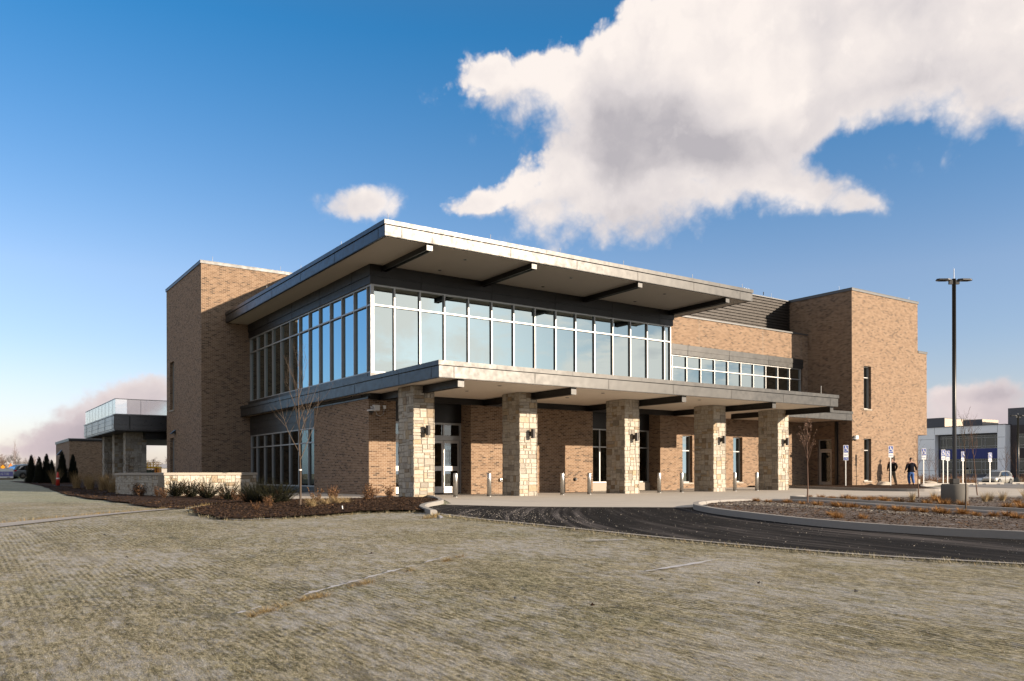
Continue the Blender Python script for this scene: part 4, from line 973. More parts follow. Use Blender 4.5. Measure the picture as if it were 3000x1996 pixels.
# ------------------------------------------------------------------ lamp posts
def lamp_post(x, y, z, label, htop, hb, rb_, pw, two=True):
    r = empty('street_lamp', (x, y, z), label, 'lamp post', 'black lamp posts by the parking', R(-34))
    m = MB(); m.lathe([(rb_, -.3), (rb_, hb - .03), (rb_ - .03, hb)], 0, 0, 32); bo = m.build('concrete_base', 'base_concrete', r)
    for p in bo.data.polygons: p.use_smooth = abs(p.normal.z) < .3
    s = pw * 1.75; MB().box(-s, s, -s, s, hb, hb + .14).build('base_cover', 'black_paint', r, bevel=.012)
    MB().tube([(0, 0, hb + .1), (0, 0, htop)], [pw, pw * .92], 20).build('pole', 'black_paint', r, smooth=True)
    for sx in (-1, 1):
        if not two and sx > 0: continue
        h = MB(); k = pw / .062
        z0 = htop - .06 * k
        pts = [(.10, -.05), (.22, -.12), (.50, -.10), (.56, -.04), (.56, .04), (.50, .10), (.22, .12), (.10, .05)]
        P = [(sx * a * k, c_ * k) for a, c_ in pts]
        if sx < 0: P = P[::-1]
        h.prism(P, z0, z0 + .035 * k)
        h.prism([(p[0] * .93 + sx * .02, p[1] * .7) for p in P], z0 + .035 * k, z0 + .06 * k)
        ho = h.build('lamp_head', 'black_paint', r, bevel=.006)
        MB().box(sx * .26 * k, sx * .46 * k, -.07 * k, .07 * k, z0 - .008, z0 - .001).build('led_panel', 'interior_dark', ho)
        MB().box(sx * .045 * k, sx * .16 * k, -.035 * k, .035 * k, z0 - .11 * k, z0 + .02 * k).build('arm', 'black_paint', ho)
    MB().tube([(0, 0, htop), (0, 0, htop + .27)], .008, 6).build('lightning_rod', 'galvanised', r)
    return r
lamp_post(21.64, 10.93, tz(21.7, 10.9), 'tall black two headed lamp post on a round concrete base in the planting island', 5.97, .60, .322, .052)
lamp_post(102.6, 44.5, tz(102.6, 44.5), 'distant lamp post in front of the dark building at the right edge', 8.2, .8, .45, .11)

# ------------------------------------------------------------------ parking signs
def wheelchair(mb, cx, y, cz, s):
    """seated figure in a wheel, drawn as raised strokes"""
    def stroke(pts, w): 
        for a, b in zip(pts, pts[1:]):
            d = Vector((b[0] - a[0], b[1] - a[1])); L = d.length
            if L < 1e-6: continue
            d /= L; n = Vector((-d.y, d.x)) * w / 2; a2 = Vector(a) - d * w * .3; b2 = Vector(b) + d * w * .3
            mb.poly([(cx + s * p.x, y, cz + s * p.y) for p in (a2 - n, b2 - n, b2 + n, a2 + n)])
    def disc(x, z, r): mb.poly([(cx + s * (x + r * math.cos(t * .5236)), y, cz + s * (z + r * math.sin(t * .5236))) for t in range(12)])
    disc(-.06, .40, .085)
    stroke([(-.06, .30), (-.03, .02), (.20, .02), (.30, -.28), (.38, -.25)], .09)
    stroke([(-.05, .17), (.16, .17)], .07)
    stroke([(-.10 + .25 * math.cos(a), -.14 + .25 * math.sin(a)) for a in [R(125 + 12 * k) for k in range(19)]], .07)
def small_text(body, size, mat, parent, loc, name='lettering'):
    cu = bpy.data.curves.new(name, 'FONT'); cu.body = body; cu.size = size; cu.align_x = 'CENTER'; cu.align_y = 'CENTER'; cu.extrude = .001; cu.space_line = .85
    tmp = bpy.data.objects.new('tmp', cu); me = bpy.data.meshes.new_from_object(tmp); bpy.data.objects.remove(tmp)
    me.materials.append(MATS[mat]); o = bpy.data.objects.new(name, me); C.objects.link(o); o.parent = parent; o.location = loc; o.rotation_euler = (R(90), 0, 0); return o
def rounded(w, h, r, n=4):
    P = []
    for cx, cz, a0 in ((w / 2 - r, h / 2 - r, 0), (-w / 2 + r, h / 2 - r, 90), (-w / 2 + r, -h / 2 + r, 180), (w / 2 - r, -h / 2 + r, 270)):
        for k in range(n + 1): a = R(a0 + 90 * k / n); P.append((cx + r * math.cos(a), cz + r * math.sin(a)))
    return P
def plate(w, h, z, y0, th, mat, name, parent):
    m = MB(); P = rounded(w, h, .03)
    n = len(P); f = [(p[0], y0, p[1] + z) for p in P]; bk = [(p[0], y0 + th, p[1] + z) for p in P]
    m.poly(f); m.poly(bk[::-1])
    for k in range(n): m.poly([f[k], bk[k], bk[(k + 1) % n], f[(k + 1) % n]])
    return m.build(name, mat, parent)
def parking_sign(three):
    r = empty('parking_sign', (0, 0, 0), '', 'parking sign', 'blue accessible parking signs on posts')
    MB().box(-.03, .03, -.02, .02, -.2, 2.48).build('post', 'galvanised', r)
    p = plate(.31, .47, 2.25, -.034, .012, 'sign_white', 'sign_plate', r)
    plate(.27, .43, 2.25, -.038, .003, 'sign_blue', 'blue_field', p)
    m = MB(); wheelchair(m, 0, -.041, 2.25, .36); m.build('wheelchair_symbol', 'sign_white', p)
    q = plate(.31, .23, 1.885, -.034, .012, 'sign_white', 'lower_plate', r)
    small_text('RESERVED\nPARKING', .062, 'sign_blue', q, (0, -.036, 1.885))
    if three:
        v = plate(.31, .20, 1.66, -.034, .012, 'sign_white', 'van_plate', r); plate(.28, .17, 1.66, -.038, .003, 'sign_blue', 'blue_field', v)
        small_text('VAN\nACCESSIBLE', .045, 'sign_white', v, (0, -.04, 1.66))
    return r
s3 = parking_sign(True); s3.location = (44.9, 29.2, .08); s3.rotation_euler.z = R(-32); s3['label'] = 'blue parking sign with three plates in front of the tower shaded corner'
s2 = parking_sign(False)
SG = [(48.1, 28.2, .06, -30, 'blue parking sign whose post stands in front of the man in khaki trousers'),
      (52.3, 28.4, -.03, -30, 'blue parking sign in front of the white framed corner window of the brick tower'),
      (57.54, 29.85, .0, -28, 'blue parking sign at the left of the pair before the far office building'),
      (60.11, 30.86, -.02, -28, 'blue parking sign at the right of the pair before the far office building'),
      (62.93, 31.16, -.03, -26, 'blue parking sign immediately right of the tall black lamp pole'),
      (67.38, 31.29, -.06, -26, 'blue parking sign standing in front of the silver car')]
for i, (x, y, z, rz, lb) in enumerate(SG):
    o = s2 if i == 0 else copy_tree(s2); o.location = (x, y, z); o.rotation_euler.z = R(rz); o['label'] = lb

# ------------------------------------------------------------------ wheel stops, boulders, cone
ws = empty('wheel_stop', (0, 0, 0), '', 'wheel stop', 'pale concrete wheel stops in the parking')
m = MB()
for a, b_ in ((-.9, -.62), (-.38, .38), (.62, .9)): m.prism([(a, -.09), (b_, -.09), (b_, .09), (a, .09)], 0, .06)
m.box(-.9, .9, -.09, .09, .06, .07); i = len(m.v)
m.v += [(-.9, -.09, .07), (.9, -.09, .07), (.9, .09, .07), (-.9, .09, .07), (-.86, -.055, .135), (.86, -.055, .135), (.86, .055, .135), (-.86, .055, .135)]
for q in ((4, 5, 6, 7), (0, 1, 5, 4), (1, 2, 6, 5), (2, 3, 7, 6), (3, 0, 4, 7)): m.f.append(tuple(i + k for k in q)); m.t.append(0); m.m.append(0)
m.build('concrete_bar', 'conc_white', ws)
WS = [(54.9, 29.0, -38, 'wheel stop right of the brick tower, left of the lamp base'), (57.0, 28.2, -38, 'wheel stop half hidden behind the round lamp base'), (61.9, 28.7, -38, 'long wheel stop in front of the silver car front wheel'), (64.6, 27.6, -38, 'wheel stop in front of the silver car rear wheel'), (70.6, 27.5, -30, 'wheel stop nearest the right edge of the view')]
for i, (x, y, rz, lb) in enumerate(WS):
    o = ws if i == 0 else copy_tree(ws); o.location = (x, y, tz(x, y) + .02); o.rotation_euler.z = R(rz); o['label'] = lb; o.scale = (1, 1, 1)
def rock(name, loc, s, seed, label, group=None):
    bm = bmesh.new(); bmesh.ops.create_icosphere(bm, subdivisions=3, radius=1); rr = random.Random(seed)
    ph = [rr.uniform(0, 6) for _ in range(6)]
    for v in bm.verts:
        c = v.co; k = 1 + .14 * math.sin(c.x * 3 + ph[0]) + .12 * math.sin(c.y * 4 + ph[1]) + .1 * math.sin(c.z * 5 + ph[2] + c.x * 2) + .03 * rr.uniform(-1, 1)
        v.co = Vector((c.x * s[0], c.y * s[1], c.z * s[2])) * k
    me = bpy.data.meshes.new(name); bm.to_mesh(me); bm.free(); me.materials.append(MATS['boulder'])
    o = bpy.data.objects.new(name, me); C.objects.link(o); o.location = loc; return tag(o, label, 'boulder', group)
rock('boulder', (48.9, 29.2, .15), (.55, .3, .17), 1, 'flat tan boulder under the narrow window of the right tower', 'tan boulders in the tower bed')
rock('boulder', (55.2, 29.6, .12), (.6, .35, .22), 2, 'pale boulder at the foot of the tower corner window', 'tan boulders in the tower bed')
cn = empty('traffic_cone', (6.17, 64.4, tz(6.2, 64.4)), 'tall narrow red traffic cone in the far left planting bed', 'traffic cone')
simple('cone_red', (.55, .03, .015), .5)
MB().lathe([(.13, .05), (.11, .5), (.075, .88), (.05, .92), (.05, .98)], 0, 0, 16).build('cone', 'cone_red', cn, smooth=True)
MB().box(-.2, .2, -.2, .2, 0, .05).build('base', 'black_paint', cn)
MB().lathe([(.112, .5), (.098, .62)], 0, 0, 16).build('reflective_band', 'sign_white', cn)
m = MB().box(-.012, .012, -.008, .008, 0, .13); o = m.build('marker_stake', 'sign_white'); o.location = (7.75, 18.35, tz(7.7, 18.4) + .04); o.rotation_euler = (.1, -.25, .3); tag(o, 'small white plastic marker stake tilted in the dark mulch', 'stake')

# ------------------------------------------------------------------ vegetation
def blade(mb, p, ang, lean, L, w, droop, tone, segs=3):
    """one arching grass blade from p"""
    d = Vector((math.cos(ang), math.sin(ang), 0)); s = Vector((-d.y, d.x, 0)); p = Vector(p); prev = None; th = lean
    for k in range(segs + 1):
        ww = w * (1 - k / (segs + .2)) / 2
        a, b = p - s * ww, p + s * ww
        if prev: mb.poly([prev[0], prev[1], b, a], tone)
        prev = (a, b); p = p + (d * math.sin(th) + Vector((0, 0, math.cos(th)))) * (L / segs); th += droop / segs
def tuft_mesh(seed, n, R0, L, lean, droop, w, tone=(.1, .9)):
    r = random.Random(seed); mb = MB()
    for _ in range(n):
        a = r.uniform(0, 6.283); q = R0 * math.sqrt(r.random()); t = r.uniform(*tone)
        blade(mb, (q * math.cos(a), q * math.sin(a), -.02), a + r.uniform(-.5, .5), lean * r.uniform(.15, 1.1), L * r.uniform(.6, 1.1), w, droop * r.uniform(.5, 1.2), t)
    return mb
def plant_set(name, protos, spots, group, cat, labels, zoff=0.0, smin=.8, smax=1.2, seed=1):
    """labels: one per spot"""
    rr = random.Random(seed)
    for i, p in enumerate(spots):
        me = protos[i % len(protos)]
        if i < len(protos): o = me
        else: o = me.copy(); C.objects.link(o)
        x, y = p[:2]; k = (p[2] if len(p) > 2 else 1.) * rr.uniform(smin, smax)
        o.location = (x, y, tz(x, y) + zoff); o.rotation_euler = (0, 0, rr.uniform(0, 6.28)); o.scale = (k, k, k * rr.uniform(.9, 1.1))
        tag(o, labels[i] if isinstance(labels, list) else labels, cat, group)
# rusty tufts along the two planting islands
T1 = [(18.9, 15.1), (18.4, 14.3), (18.7, 13.9), (18.2, 13.1), (18.0, 12.5), (18.05, 12.0), (17.75, 11.6), (18.0, 11.5), (17.7, 11.0), (17.95, 10.75), (17.55, 10.5), (17.9, 10.35), (17.5, 10.05), (17.9, 9.9), (17.6, 9.55), (17.9, 9.4), (17.55, 9.1), (17.95, 8.9), (17.7, 8.75), (17.4, 8.35), (17.6, 8.1), (17.9, 7.95), (17.5, 7.6), (15.2, 10.2), (14.95, 9.35), (14.7, 9.75)]
T2 = [(22.9, 16.2), (22.95, 15.8), (22.7, 15.3), (22.2, 14.9), (22.8, 14.85), (22.7, 14.55), (21.9, 14.0), (22.2, 13.8), (22.75, 13.9), (21.75, 13.4), (22.1, 13.2), (21.4, 12.7), (21.2, 12.2), (21.0, 11.75), (21.3, 11.5), (20.8, 11.2), (21.25, 11.0), (20.75, 10.75), (24.7, 13.0), (24.3, 12.5), (20.8, 10.3), (20.9, 9.3), (21.4, 9.2), (20.8, 8.9), (23.2, 10.1), (21.6, 8.6), (21.2, 8.3), (22.6, 11.9)]
protos = [tuft_mesh(40 + k, 260, .085, .175, 1.1, 1.0, .010).build('grass_tuft', 'tuft_grass') for k in range(5)]
lab1 = ['small rusty grass tuft in the back row of the near planting island'] * 23 + ['small tuft alone on the gravelly near side of the near planting island'] * 3
plant_set('grass_tuft', protos, T1, 'rusty grass tufts in the near planting island', 'grass tuft', lab1, .09, .8, 1.3)
protos = [tuft_mesh(50 + k, 260, .085, .175, 1.1, 1.0, .010).build('grass_tuft', 'tuft_grass') for k in range(4)]
plant_set('grass_tuft', protos, T2, 'rusty grass tufts in the far planting island', 'grass tuft', 'small rusty grass tuft in the far planting island around the lamp base', .09, .8, 1.4, 3)
TG = [(22.6, 12.6, 1.0), (24.3, 12.9, .9), (24.1, 11.2, 1.0), (24.2, 10.9, 1.15), (25.9, 11.0, 1.3), (23.3, 10.95, .9), (23.5, 9.9, 1.1)]
protos = [tuft_mesh(70 + k, 170, .05, .34, .5, .5, .006, (.3, 1)).build('dry_grass_clump', 'dry_grass') for k in range(3)]
plant_set('dry_grass_clump', protos, TG, 'pale dry grass clumps in the far island', 'grass clump', ['pale wispy grass clump in front of the parking sign by the men', 'pale wispy grass clump left of the round lamp base', 'first pale grass clump right of the round lamp base', 'middle pale grass clump in front of the silver car', 'largest pale grass clump toward the right edge', 'pale grass clump touching the right side of the lamp base', 'pale grass clump nearest the kerb right of the lamp base'], .09, .95, 1.1)

def twigbush(seed, n, h, spread, w, tone, leaf=0, leafs=.03):
    """a many-stemmed bare perennial with a few curled leaves left"""
    r = random.Random(seed); mb = MB()
    for _ in range(n):
        a = r.uniform(0, 6.283); l = h * r.uniform(.55, 1.1); th = spread * r.random() ** .7; p = Vector((.06 * math.cos(a) * r.random(), .06 * math.sin(a) * r.random(), -.02)); d = Vector((math.cos(a) * math.sin(th), math.sin(a) * math.sin(th), math.cos(th)))
        pts = [p]; 
        for k in range(3): d = (d + Vector((r.uniform(-.12, .12), r.uniform(-.12, .12), .08))).normalized(); pts.append(pts[-1] + d * l / 3)
        t = r.uniform(*tone); mb.tube(pts, [w, w * .8, w * .6, w * .3], 3, t, cap=False)
        for k in range(leaf):
            q = pts[1].lerp(pts[3], r.random()); b = Vector((r.uniform(-1, 1), r.uniform(-1, 1), r.uniform(-.4, .9))).normalized(); c = b.cross(Vector((r.uniform(-1, 1), r.uniform(-1, 1), 1))).normalized(); s = leafs * r.uniform(.6, 1.4)
            q2 = q + b * s * .6
            mb.tube([q, q2], w * .4, 3, t, cap=False)
            mb.poly([q2 - c * s * .45, q2 + b * s - c * s * .1, q2 + b * s * .9 + c * s * .4, q2 + c * s * .45], min(1, t + r.uniform(0, .45)))
    return mb
def yew(seed, h):
    r = random.Random(seed); mb = MB()
    for _ in range(95):
        a = r.uniform(0, 6.283); th = 1.05 * r.random() ** .6; l = h * r.uniform(.7, 1.15)
        d = Vector((math.cos(a) * math.sin(th), math.sin(a) * math.sin(th), math.cos(th))); p = Vector((.1 * math.cos(a) * r.random(), .1 * math.sin(a) * r.random(), 0)); K = 9; pts = [p]
        for k in range(K): d = (d + Vector((r.uniform(-.05, .05), r.uniform(-.05, .05), .03 if k < 5 else -.10))).normalized(); pts.append(pts[-1] + d * l / K)
        mb.tube(pts, [.005] * 5 + [.003] * (K - 4), 3, .2, cap=False)
        t0 = r.uniform(.1, .8)
        for k in range(2, K + 1):
            for _k in range(9):
                q = pts[k - 1].lerp(pts[k], r.random()); b = Vector((r.uniform(-1, 1), r.uniform(-1, 1), r.uniform(-.3, 1))).normalized(); c = b.cross(d).normalized() * .0045; s = .035 * r.uniform(.6, 1.2)
                mb.poly([q - c, q + b * s - c * .3, q + b * s + c * .3, q + c], min(1, max(0, t0 + r.uniform(-.25, .25))))
    return mb
YP = [(7.0, 32.2, 1.0), (7.2, 30.9, .95), (7.35, 29.2, 1.0), (7.55, 27.3, .95), (7.0, 23.2, .8), (7.05, 22.6, .85), (7.3, 22.1, .95), (7.6, 22.3, .9)]
protos = [yew(80 + k, .74).build('evergreen_shrub', 'yew_needle') for k in range(3)]
plant_set('evergreen_shrub', protos, YP, 'dark evergreen shrubs in the mulch beds', 'shrub', ['dark splayed evergreen shrub before the middle of the stone wall', 'dark evergreen shrub to the right of the first one before the stone wall', 'dark evergreen shrub near the right end of the stone wall', 'dark evergreen shrub at the right corner of the stone wall', 'leftmost dark shrub of the tight clump left of the young tree', 'dark shrub second from left in the clump beside the young tree', 'tallest dark shrub in the clump beside the young tree', 'dark shrub of the clump closest to the young tree trunk'], .05, .95, 1.1)
PB = [(6.25, 36.2, 1.0), (6.2, 34.9, 1.1), (6.05, 33.7, 1.0), (6.3, 32.1, .9), (7.3, 32.3, 1.1), (8.0, 32.6, .9), (7.4, 29.9, .8), (7.6, 28.3, .8), (7.6, 26.6, .8), (7.2, 24.3, .7), (7.0, 21.6, .7), (6.6, 20.3, .6), (8.5, 22.0, .8), (10.0, 24.6, 1.0), (9.5, 23.2, .9), (11.0, 23.9, 1.05), (12.3, 25.2, 1.0), (8.3, 24.8, .7), (10.4, 22.8, .8), (11.6, 24.9, .8), (6.0, 19.4, .5), (6.2, 30.5, .7)]
protos = [twigbush(90 + k, 26, .50, .62, .006, (.15, .6), 9, .035).build('dry_perennial', 'brown_stem') for k in range(4)]
plant_set('dry_perennial', protos, PB, 'brown winter perennials in the mulch beds', 'dry plant', ['brown leafy dry plant at the far left foot of the stone wall', 'brown leafy dry plant second from the left along the stone wall', 'orange brown dry plant before the shaded side of the stone wall', 'small dry plant just left of the stone wall corner', 'dry flower stalks just right of the stone wall corner', 'sparse dry stalks before the lit stone wall', 'dry stalks between the evergreens before the stone wall', 'dry stalks under the evergreens near the right wall end', 'dry orange leaves beside the evergreen at the right wall end', 'low dry stems left of the evergreen clump', 'dry stems in front of the evergreen clump', 'thin dry stems at the mulch edge left of the young tree', 'dry seedhead plant right of the young tree', 'dark dry plant before the shaded brick bay', 'dark dry plant in front of the concrete patio', 'reddish dry plant in front of the brick bay corner', 'reddish dry plant left of the first stone pillar', 'small dry plant on the patio edge right of the young tree', 'low brown plant in the middle of the near mulch bed', 'dry plant between brick bay corner and first pillar', 'tiny dry stems at the near edge of the mulch bed', 'small dry plant at the lawn edge of the left bed'], .05, .9, 1.15)
SG_ = [(7.45, 19.6, 1.05), (8.1, 20.3, .95), (8.55, 20.6, 1.), (8.85, 20.75, .9)]
protos = [tuft_mesh(110 + k, 260, .08, .42, .9, 1.7, .007, (.3, 1)).build('dry_grass_clump', 'dry_grass') for k in range(2)]
plant_set('dry_grass_clump', protos, SG_, 'drooping straw grass in the near mulch bed', 'grass clump', ['straw coloured flopped grass clump at the foot of the young tree', 'straw coloured grass clump just right of the young tree', 'straw coloured grass clump in the middle of the near mulch bed', 'right straw coloured grass clump in the near mulch bed'], .1, .9, 1.1)
LG = [(6.2, 54.5, 1.3), (6.4, 50.5, 1.2), (6.8, 48.5, 1.3), (7.8, 55.5, 1.3), (6.6, 70.5, 1.4), (7.2, 46.8, 1.1), (6.4, 43.0, 1.0), (6.5, 41.2, .9), (7.6, 61., 1.3)]
protos = [tuft_mesh(120 + k, 230, .16, .85, .35, .45, .012, (.1, .7)).build('tall_dry_grass', 'dry_grass') for k in range(2)]
plant_set('tall_dry_grass', protos, LG, 'tall dry grasses in the far left bed', 'tall grass', ['tall dry grass left of the outbuilding corner', 'tall dry grass before the outbuilding corner', 'tall dry grass before the outbuilding front', 'tall dry grass behind the others near the balcony pillars', 'tall dry grass beside the red cone', 'tall dry grass left of the nearest balcony pillar', 'dry grass at the left end of the stone wall', 'shorter dry grass beside the left end of the stone wall', 'tall dry grass at the foot of the farthest balcony pillar'], .04, .9, 1.1)
def arborvitae(seed, h):
    r = random.Random(seed); mb = MB()
    for _ in range(2600):
        z = h * (1 - math.sqrt(r.random())) * .98 + .02; R0 = .44 * (h / 2.2) * (1 - z / h) ** .8 * (.9 + .1 * math.sin(z * 9)) + .03; a = r.uniform(0, 6.283); q = R0 * r.uniform(.55, 1.06)
        p = Vector((q * math.cos(a), q * math.sin(a), z)); b = Vector((math.cos(a) * .5, math.sin(a) * .5, 1)).normalized(); c = Vector((-math.sin(a), math.cos(a), r.uniform(-.4, .4))) * .035; s = r.uniform(.09, .17)
        mb.poly([p - c, p + c, p + b * s + c * .3, p + b * s - c * .3], r.random())
    return mb
AV = [(5.6, 78.8, 1.02), (6.05, 77.2, .95), (6.6, 77.5, 1.05), (7.15, 79.4, .85), (7.7, 77.0, 1.12), (8.6, 78.0, 1.05)]
for i, (x, y, k) in enumerate(AV):
    if i < 3:
        r = empty('arborvitae', (0, 0, 0), '', 'conifer', 'dark narrow conifers by the parked dark car')
        arborvitae(130 + i, 2.3).build('foliage', 'conifer', r); MB().tube([(0, 0, -.1), (0, 0, 1.2)], .04, 6, .2).build('trunk', 'bark', r)
        av = [r] if i == 0 else av + [r]
    else: r = copy_tree(av[i % 3])
    r.location = (x, y, tz(x, y) + .03); r.scale = (k, k, k); r.rotation_euler.z = i
    r['label'] = ['leftmost narrow dark conifer in front of the parked dark car', 'second narrow dark conifer from the left', 'third narrow dark conifer, its tip beside the second', 'shortest narrow dark conifer, showing just between taller ones', 'narrow dark conifer second from the right end of the row', 'rightmost narrow dark conifer, just left of the outbuilding'][i]

def branchy(seed, h, fork, r0, nb, ang, blen, sub, tone=(.2, .8), lean=(0, 0), w0=.5, seg=5, leaf=0):
    """returns (trunk mesh, crown mesh) of a bare young tree with upswept branches"""
    r = random.Random(seed); T_ = MB(); K = MB()
    pts = []; p = Vector((0, 0, -.05)); n = 9
    for k in range(n + 1):
        pts.append(p.copy()); p = p + Vector((lean[0] * h / n + r.uniform(-.01, .01) * h / 2, lean[1] * h / n + r.uniform(-.01, .01) * h / 2, (h + .05) / n))
    rad = [r0 * (1 - .86 * (k / n)) for k in range(n + 1)]
    kf = max(2, int(fork * n + .5))
    T_.tube(pts[:kf + 1], rad[:kf + 1], 8, .45); K.tube(pts[kf:], rad[kf:], 6, .5)
    def at(f):
        x = f * n; i = min(n - 1, int(x)); return pts[i].lerp(pts[i + 1], x - i), r0 * (1 - .86 * f)
    def branch(p, d, l, w, depth):
        q = [p]; K_ = seg
        for k in range(K_):
            d = (d + Vector((r.uniform(-.10, .10), r.uniform(-.10, .10), .13 if depth == 0 else .07))).normalized(); q.append(q[-1] + d * l / K_)
        K.tube(q, [w * (1 - .8 * k / K_) for k in range(K_ + 1)], 4 if depth else 5, r.uniform(*tone), cap=False)
        if depth < 2:
            for _ in range(sub if depth == 0 else max(1, sub // 2)):
                f = r.uniform(.25, .95); i = min(K_ - 1, int(f * K_)); s = q[i].lerp(q[i + 1], f * K_ - i); a = r.uniform(0, 6.283)
                dd = (d + Vector((math.cos(a), math.sin(a), r.uniform(-.1, .5))) * .75).normalized()
                branch(s, dd, l * r.uniform(.25, .5), w * .5, depth + 1)
        for _ in range(leaf if depth else 0):
            s = q[-1] + Vector((r.uniform(-.03, .03), r.uniform(-.03, .03), r.uniform(-.04, .02))); c = Vector((r.uniform(-1, 1), r.uniform(-1, 1), r.uniform(-1, 1))).normalized() * .011; e = c.orthogonal()
            K.poly([s - c, s + e, s + c, s - e], 1.0)
    for i in range(nb):
        f = fork + (1 - fork) * (i / nb) * .92; p, w = at(f); a = i * 2.4 + r.uniform(-.4, .4); th = ang * r.uniform(.75, 1.25)
        branch(p, Vector((math.cos(a) * math.sin(th), math.sin(a) * math.sin(th), math.cos(th))), blen * h * (1.05 - .65 * (f - fork) / (1 - fork)) * r.uniform(.75, 1.15), max(.004, w * w0), 0)
    return T_, K
def young_tree(name, loc, label, group, mat, rz=0, **k):
    r = empty(name, loc, label, 'tree', group, rz); a, b_ = branchy(**k)
    a.build('trunk', mat, r, smooth=True); b_.build('crown', mat, r, smooth=True); return r
yt = young_tree('bare_tree', (7.4, 20.27, tz(7.4, 20.3) + .08), 'bare young tree with pale trunk in the near mulch bed before the glass wall', None, 'bark', seed=6, h=4.0, fork=.30, r0=.031, nb=13, ang=.46, blen=.37, sub=5, w0=.5)
MB().lathe([(.042, .92), (.042, .95)], 0, 0, 10).build('trunk_tie', 'sign_white', yt)
SP = [((18.89, 13.41), 2.2, 11, 'bare sapling with a few dried leaves in the near island, before the last pillar', .5, (0, 0), 3), ((18.57, 9.13), 2.15, 12, 'bare sapling in the near island whose trunk crosses the lamp base', .5, (.0, .01), 0),
      ((25.99, 14.27), 2.05, 13, 'bare sapling beside the man in blue jeans', .42, (-.03, .02), 0), ((28.17, 13.47), 2.6, 14, 'bare leaning sapling right of the lamp pole in the far island', .5, (-.06, .05), 0)]
for i, ((x, y), h, sd, lb, fk, ln, lf) in enumerate(SP):
    young_tree('bare_sapling', (x, y, tz(x, y) + .09), lb, 'bare saplings in the planting islands', 'red_twig' if i != 1 else 'bark', seed=sd, h=h, fork=fk, r0=.021, nb=11, ang=.5, blen=.30, sub=4, w0=.5, lean=ln, leaf=lf)
LT = [((7.3, 50.2), 2.1, 21, 'small bare tree in the left bed in front of the outbuilding corner'), ((9.3, 56.0), 2.3, 22, 'small bare tree in the left bed beside the balcony pillars')]
for (x, y), h, sd, lb in LT: young_tree('bare_sapling', (x, y, tz(x, y)), lb, 'small bare trees in the left bed', 'bark', seed=sd, h=h, fork=.35, r0=.025, nb=16, ang=.7, blen=.34, sub=6)
FT = [((77, 46), 3.0, 31, 'bare sapling before the left of the navy band'), ((84, 45), 3.6, 32, 'bare sapling before the middle of the navy band'), ((88, 46.5), 3.4, 33, 'leaning bare sapling before the right of the navy band'), ((104, 46.5), 4.6, 34, 'bare twiggy tree right of the silver car before the dark building'), ((108, 47), 5.0, 35, 'bare twiggy tree at the right edge before the dark building')]
for i, ((x, y), h, sd, lb) in enumerate(FT): young_tree('bare_sapling', (x, y, tz(x, y)), lb, 'saplings before the far office building', 'red_twig', seed=sd, h=h, fork=.35, r0=.035, nb=14, ang=.55, blen=.34, sub=5, w0=.6)

# bare woods beyond the left lawn
def big_tree(seed, h):
    r = random.Random(seed); T_ = MB(); K = MB()
    T_.tube([(0, 0, -.3), (r.uniform(-.1, .1), 0, h * .2), (r.uniform(-.2, .2), r.uniform(-.2, .2), h * .38)], [h * .024, h * .019, h * .014], 6, .4)
    def br(p, d, l, w, depth):
        q = [p]
        for k in range(3): d = (d + Vector((r.uniform(-.2, .2), r.uniform(-.2, .2), r.uniform(-.02, .16)))).normalized(); q.append(q[-1] + d * l / 3)
        K.tube(q, [w, w * .8, w * .6, w * .35], 3, r.random(), cap=False)
        if depth < 4:
            for _ in range(4 if depth < 3 else 4):
                f = r.uniform(.3, 1.0); i = min(2, int(f * 3)); s = q[i].lerp(q[i + 1], f * 3 - i); a = r.uniform(0, 6.283)
                br(s, (d * .8 + Vector((math.cos(a), math.sin(a), r.uniform(-.1, .5)))).normalized(), l * r.uniform(.45, .68), max(w * .5, .012), depth + 1)
    for k in range(5):
        a = k * 1.26 + r.uniform(-.4, .4); br(Vector((0, 0, h * (.24 + .04 * k))), Vector((math.cos(a) * .7, math.sin(a) * .7, 1)).normalized(), h * r.uniform(.24, .34), h * .011, 0)
    return T_, K
BT = []
for k in range(4):
    a, b_ = big_tree(200 + k, 8.0); r = empty('bare_tree', (0, 0, 0), '', 'tree', 'bare trees on the far left horizon')
    a.build('trunk', 'grey_twig', r); b_.build('crown', 'red_twig' if k == 0 else 'grey_twig', r); BT.append(r)
def far(u, d):            # u: sideways over distance
    return (FW[0] * d + RT[0] * u * d, FW[1] * d + RT[1] * u * d)
rr = random.Random(12); n = 0
for i in range(34):
    u = -.66 + .30 * (i + rr.uniform(-.3, .3)) / 33; d = rr.uniform(260, 400); h = rr.uniform(.75, 1.2)
    x, y = far(u, d); r = BT[i] if i < 4 else copy_tree(BT[rr.randrange(4)]); k = h if i % 7 else h * 1.3
    r.location = (x, y, tz(x, y) - .3); r.scale = (k, k, k * rr.uniform(.9, 1.1)); r.rotation_euler.z = rr.uniform(0, 6)
    r['label'] = 'bare grey tree in the wood on the far left horizon'
x, y = far(-.632, 200); r = copy_tree(BT[0]); r.location = (x, y, .3); r.scale = (.85, .85, .8); r['label'] = 'reddish bushy bare tree at the left edge above the white banner'
x, y = far(-.611, 150); r = young_tree('bare_tree', (x, y, .4), 'tall thin bare tree rising right of the white banner', None, 'red_twig', seed=44, h=6.8, fork=.45, r0=.05, nb=12, ang=.3, blen=.26, sub=5, w0=.6)
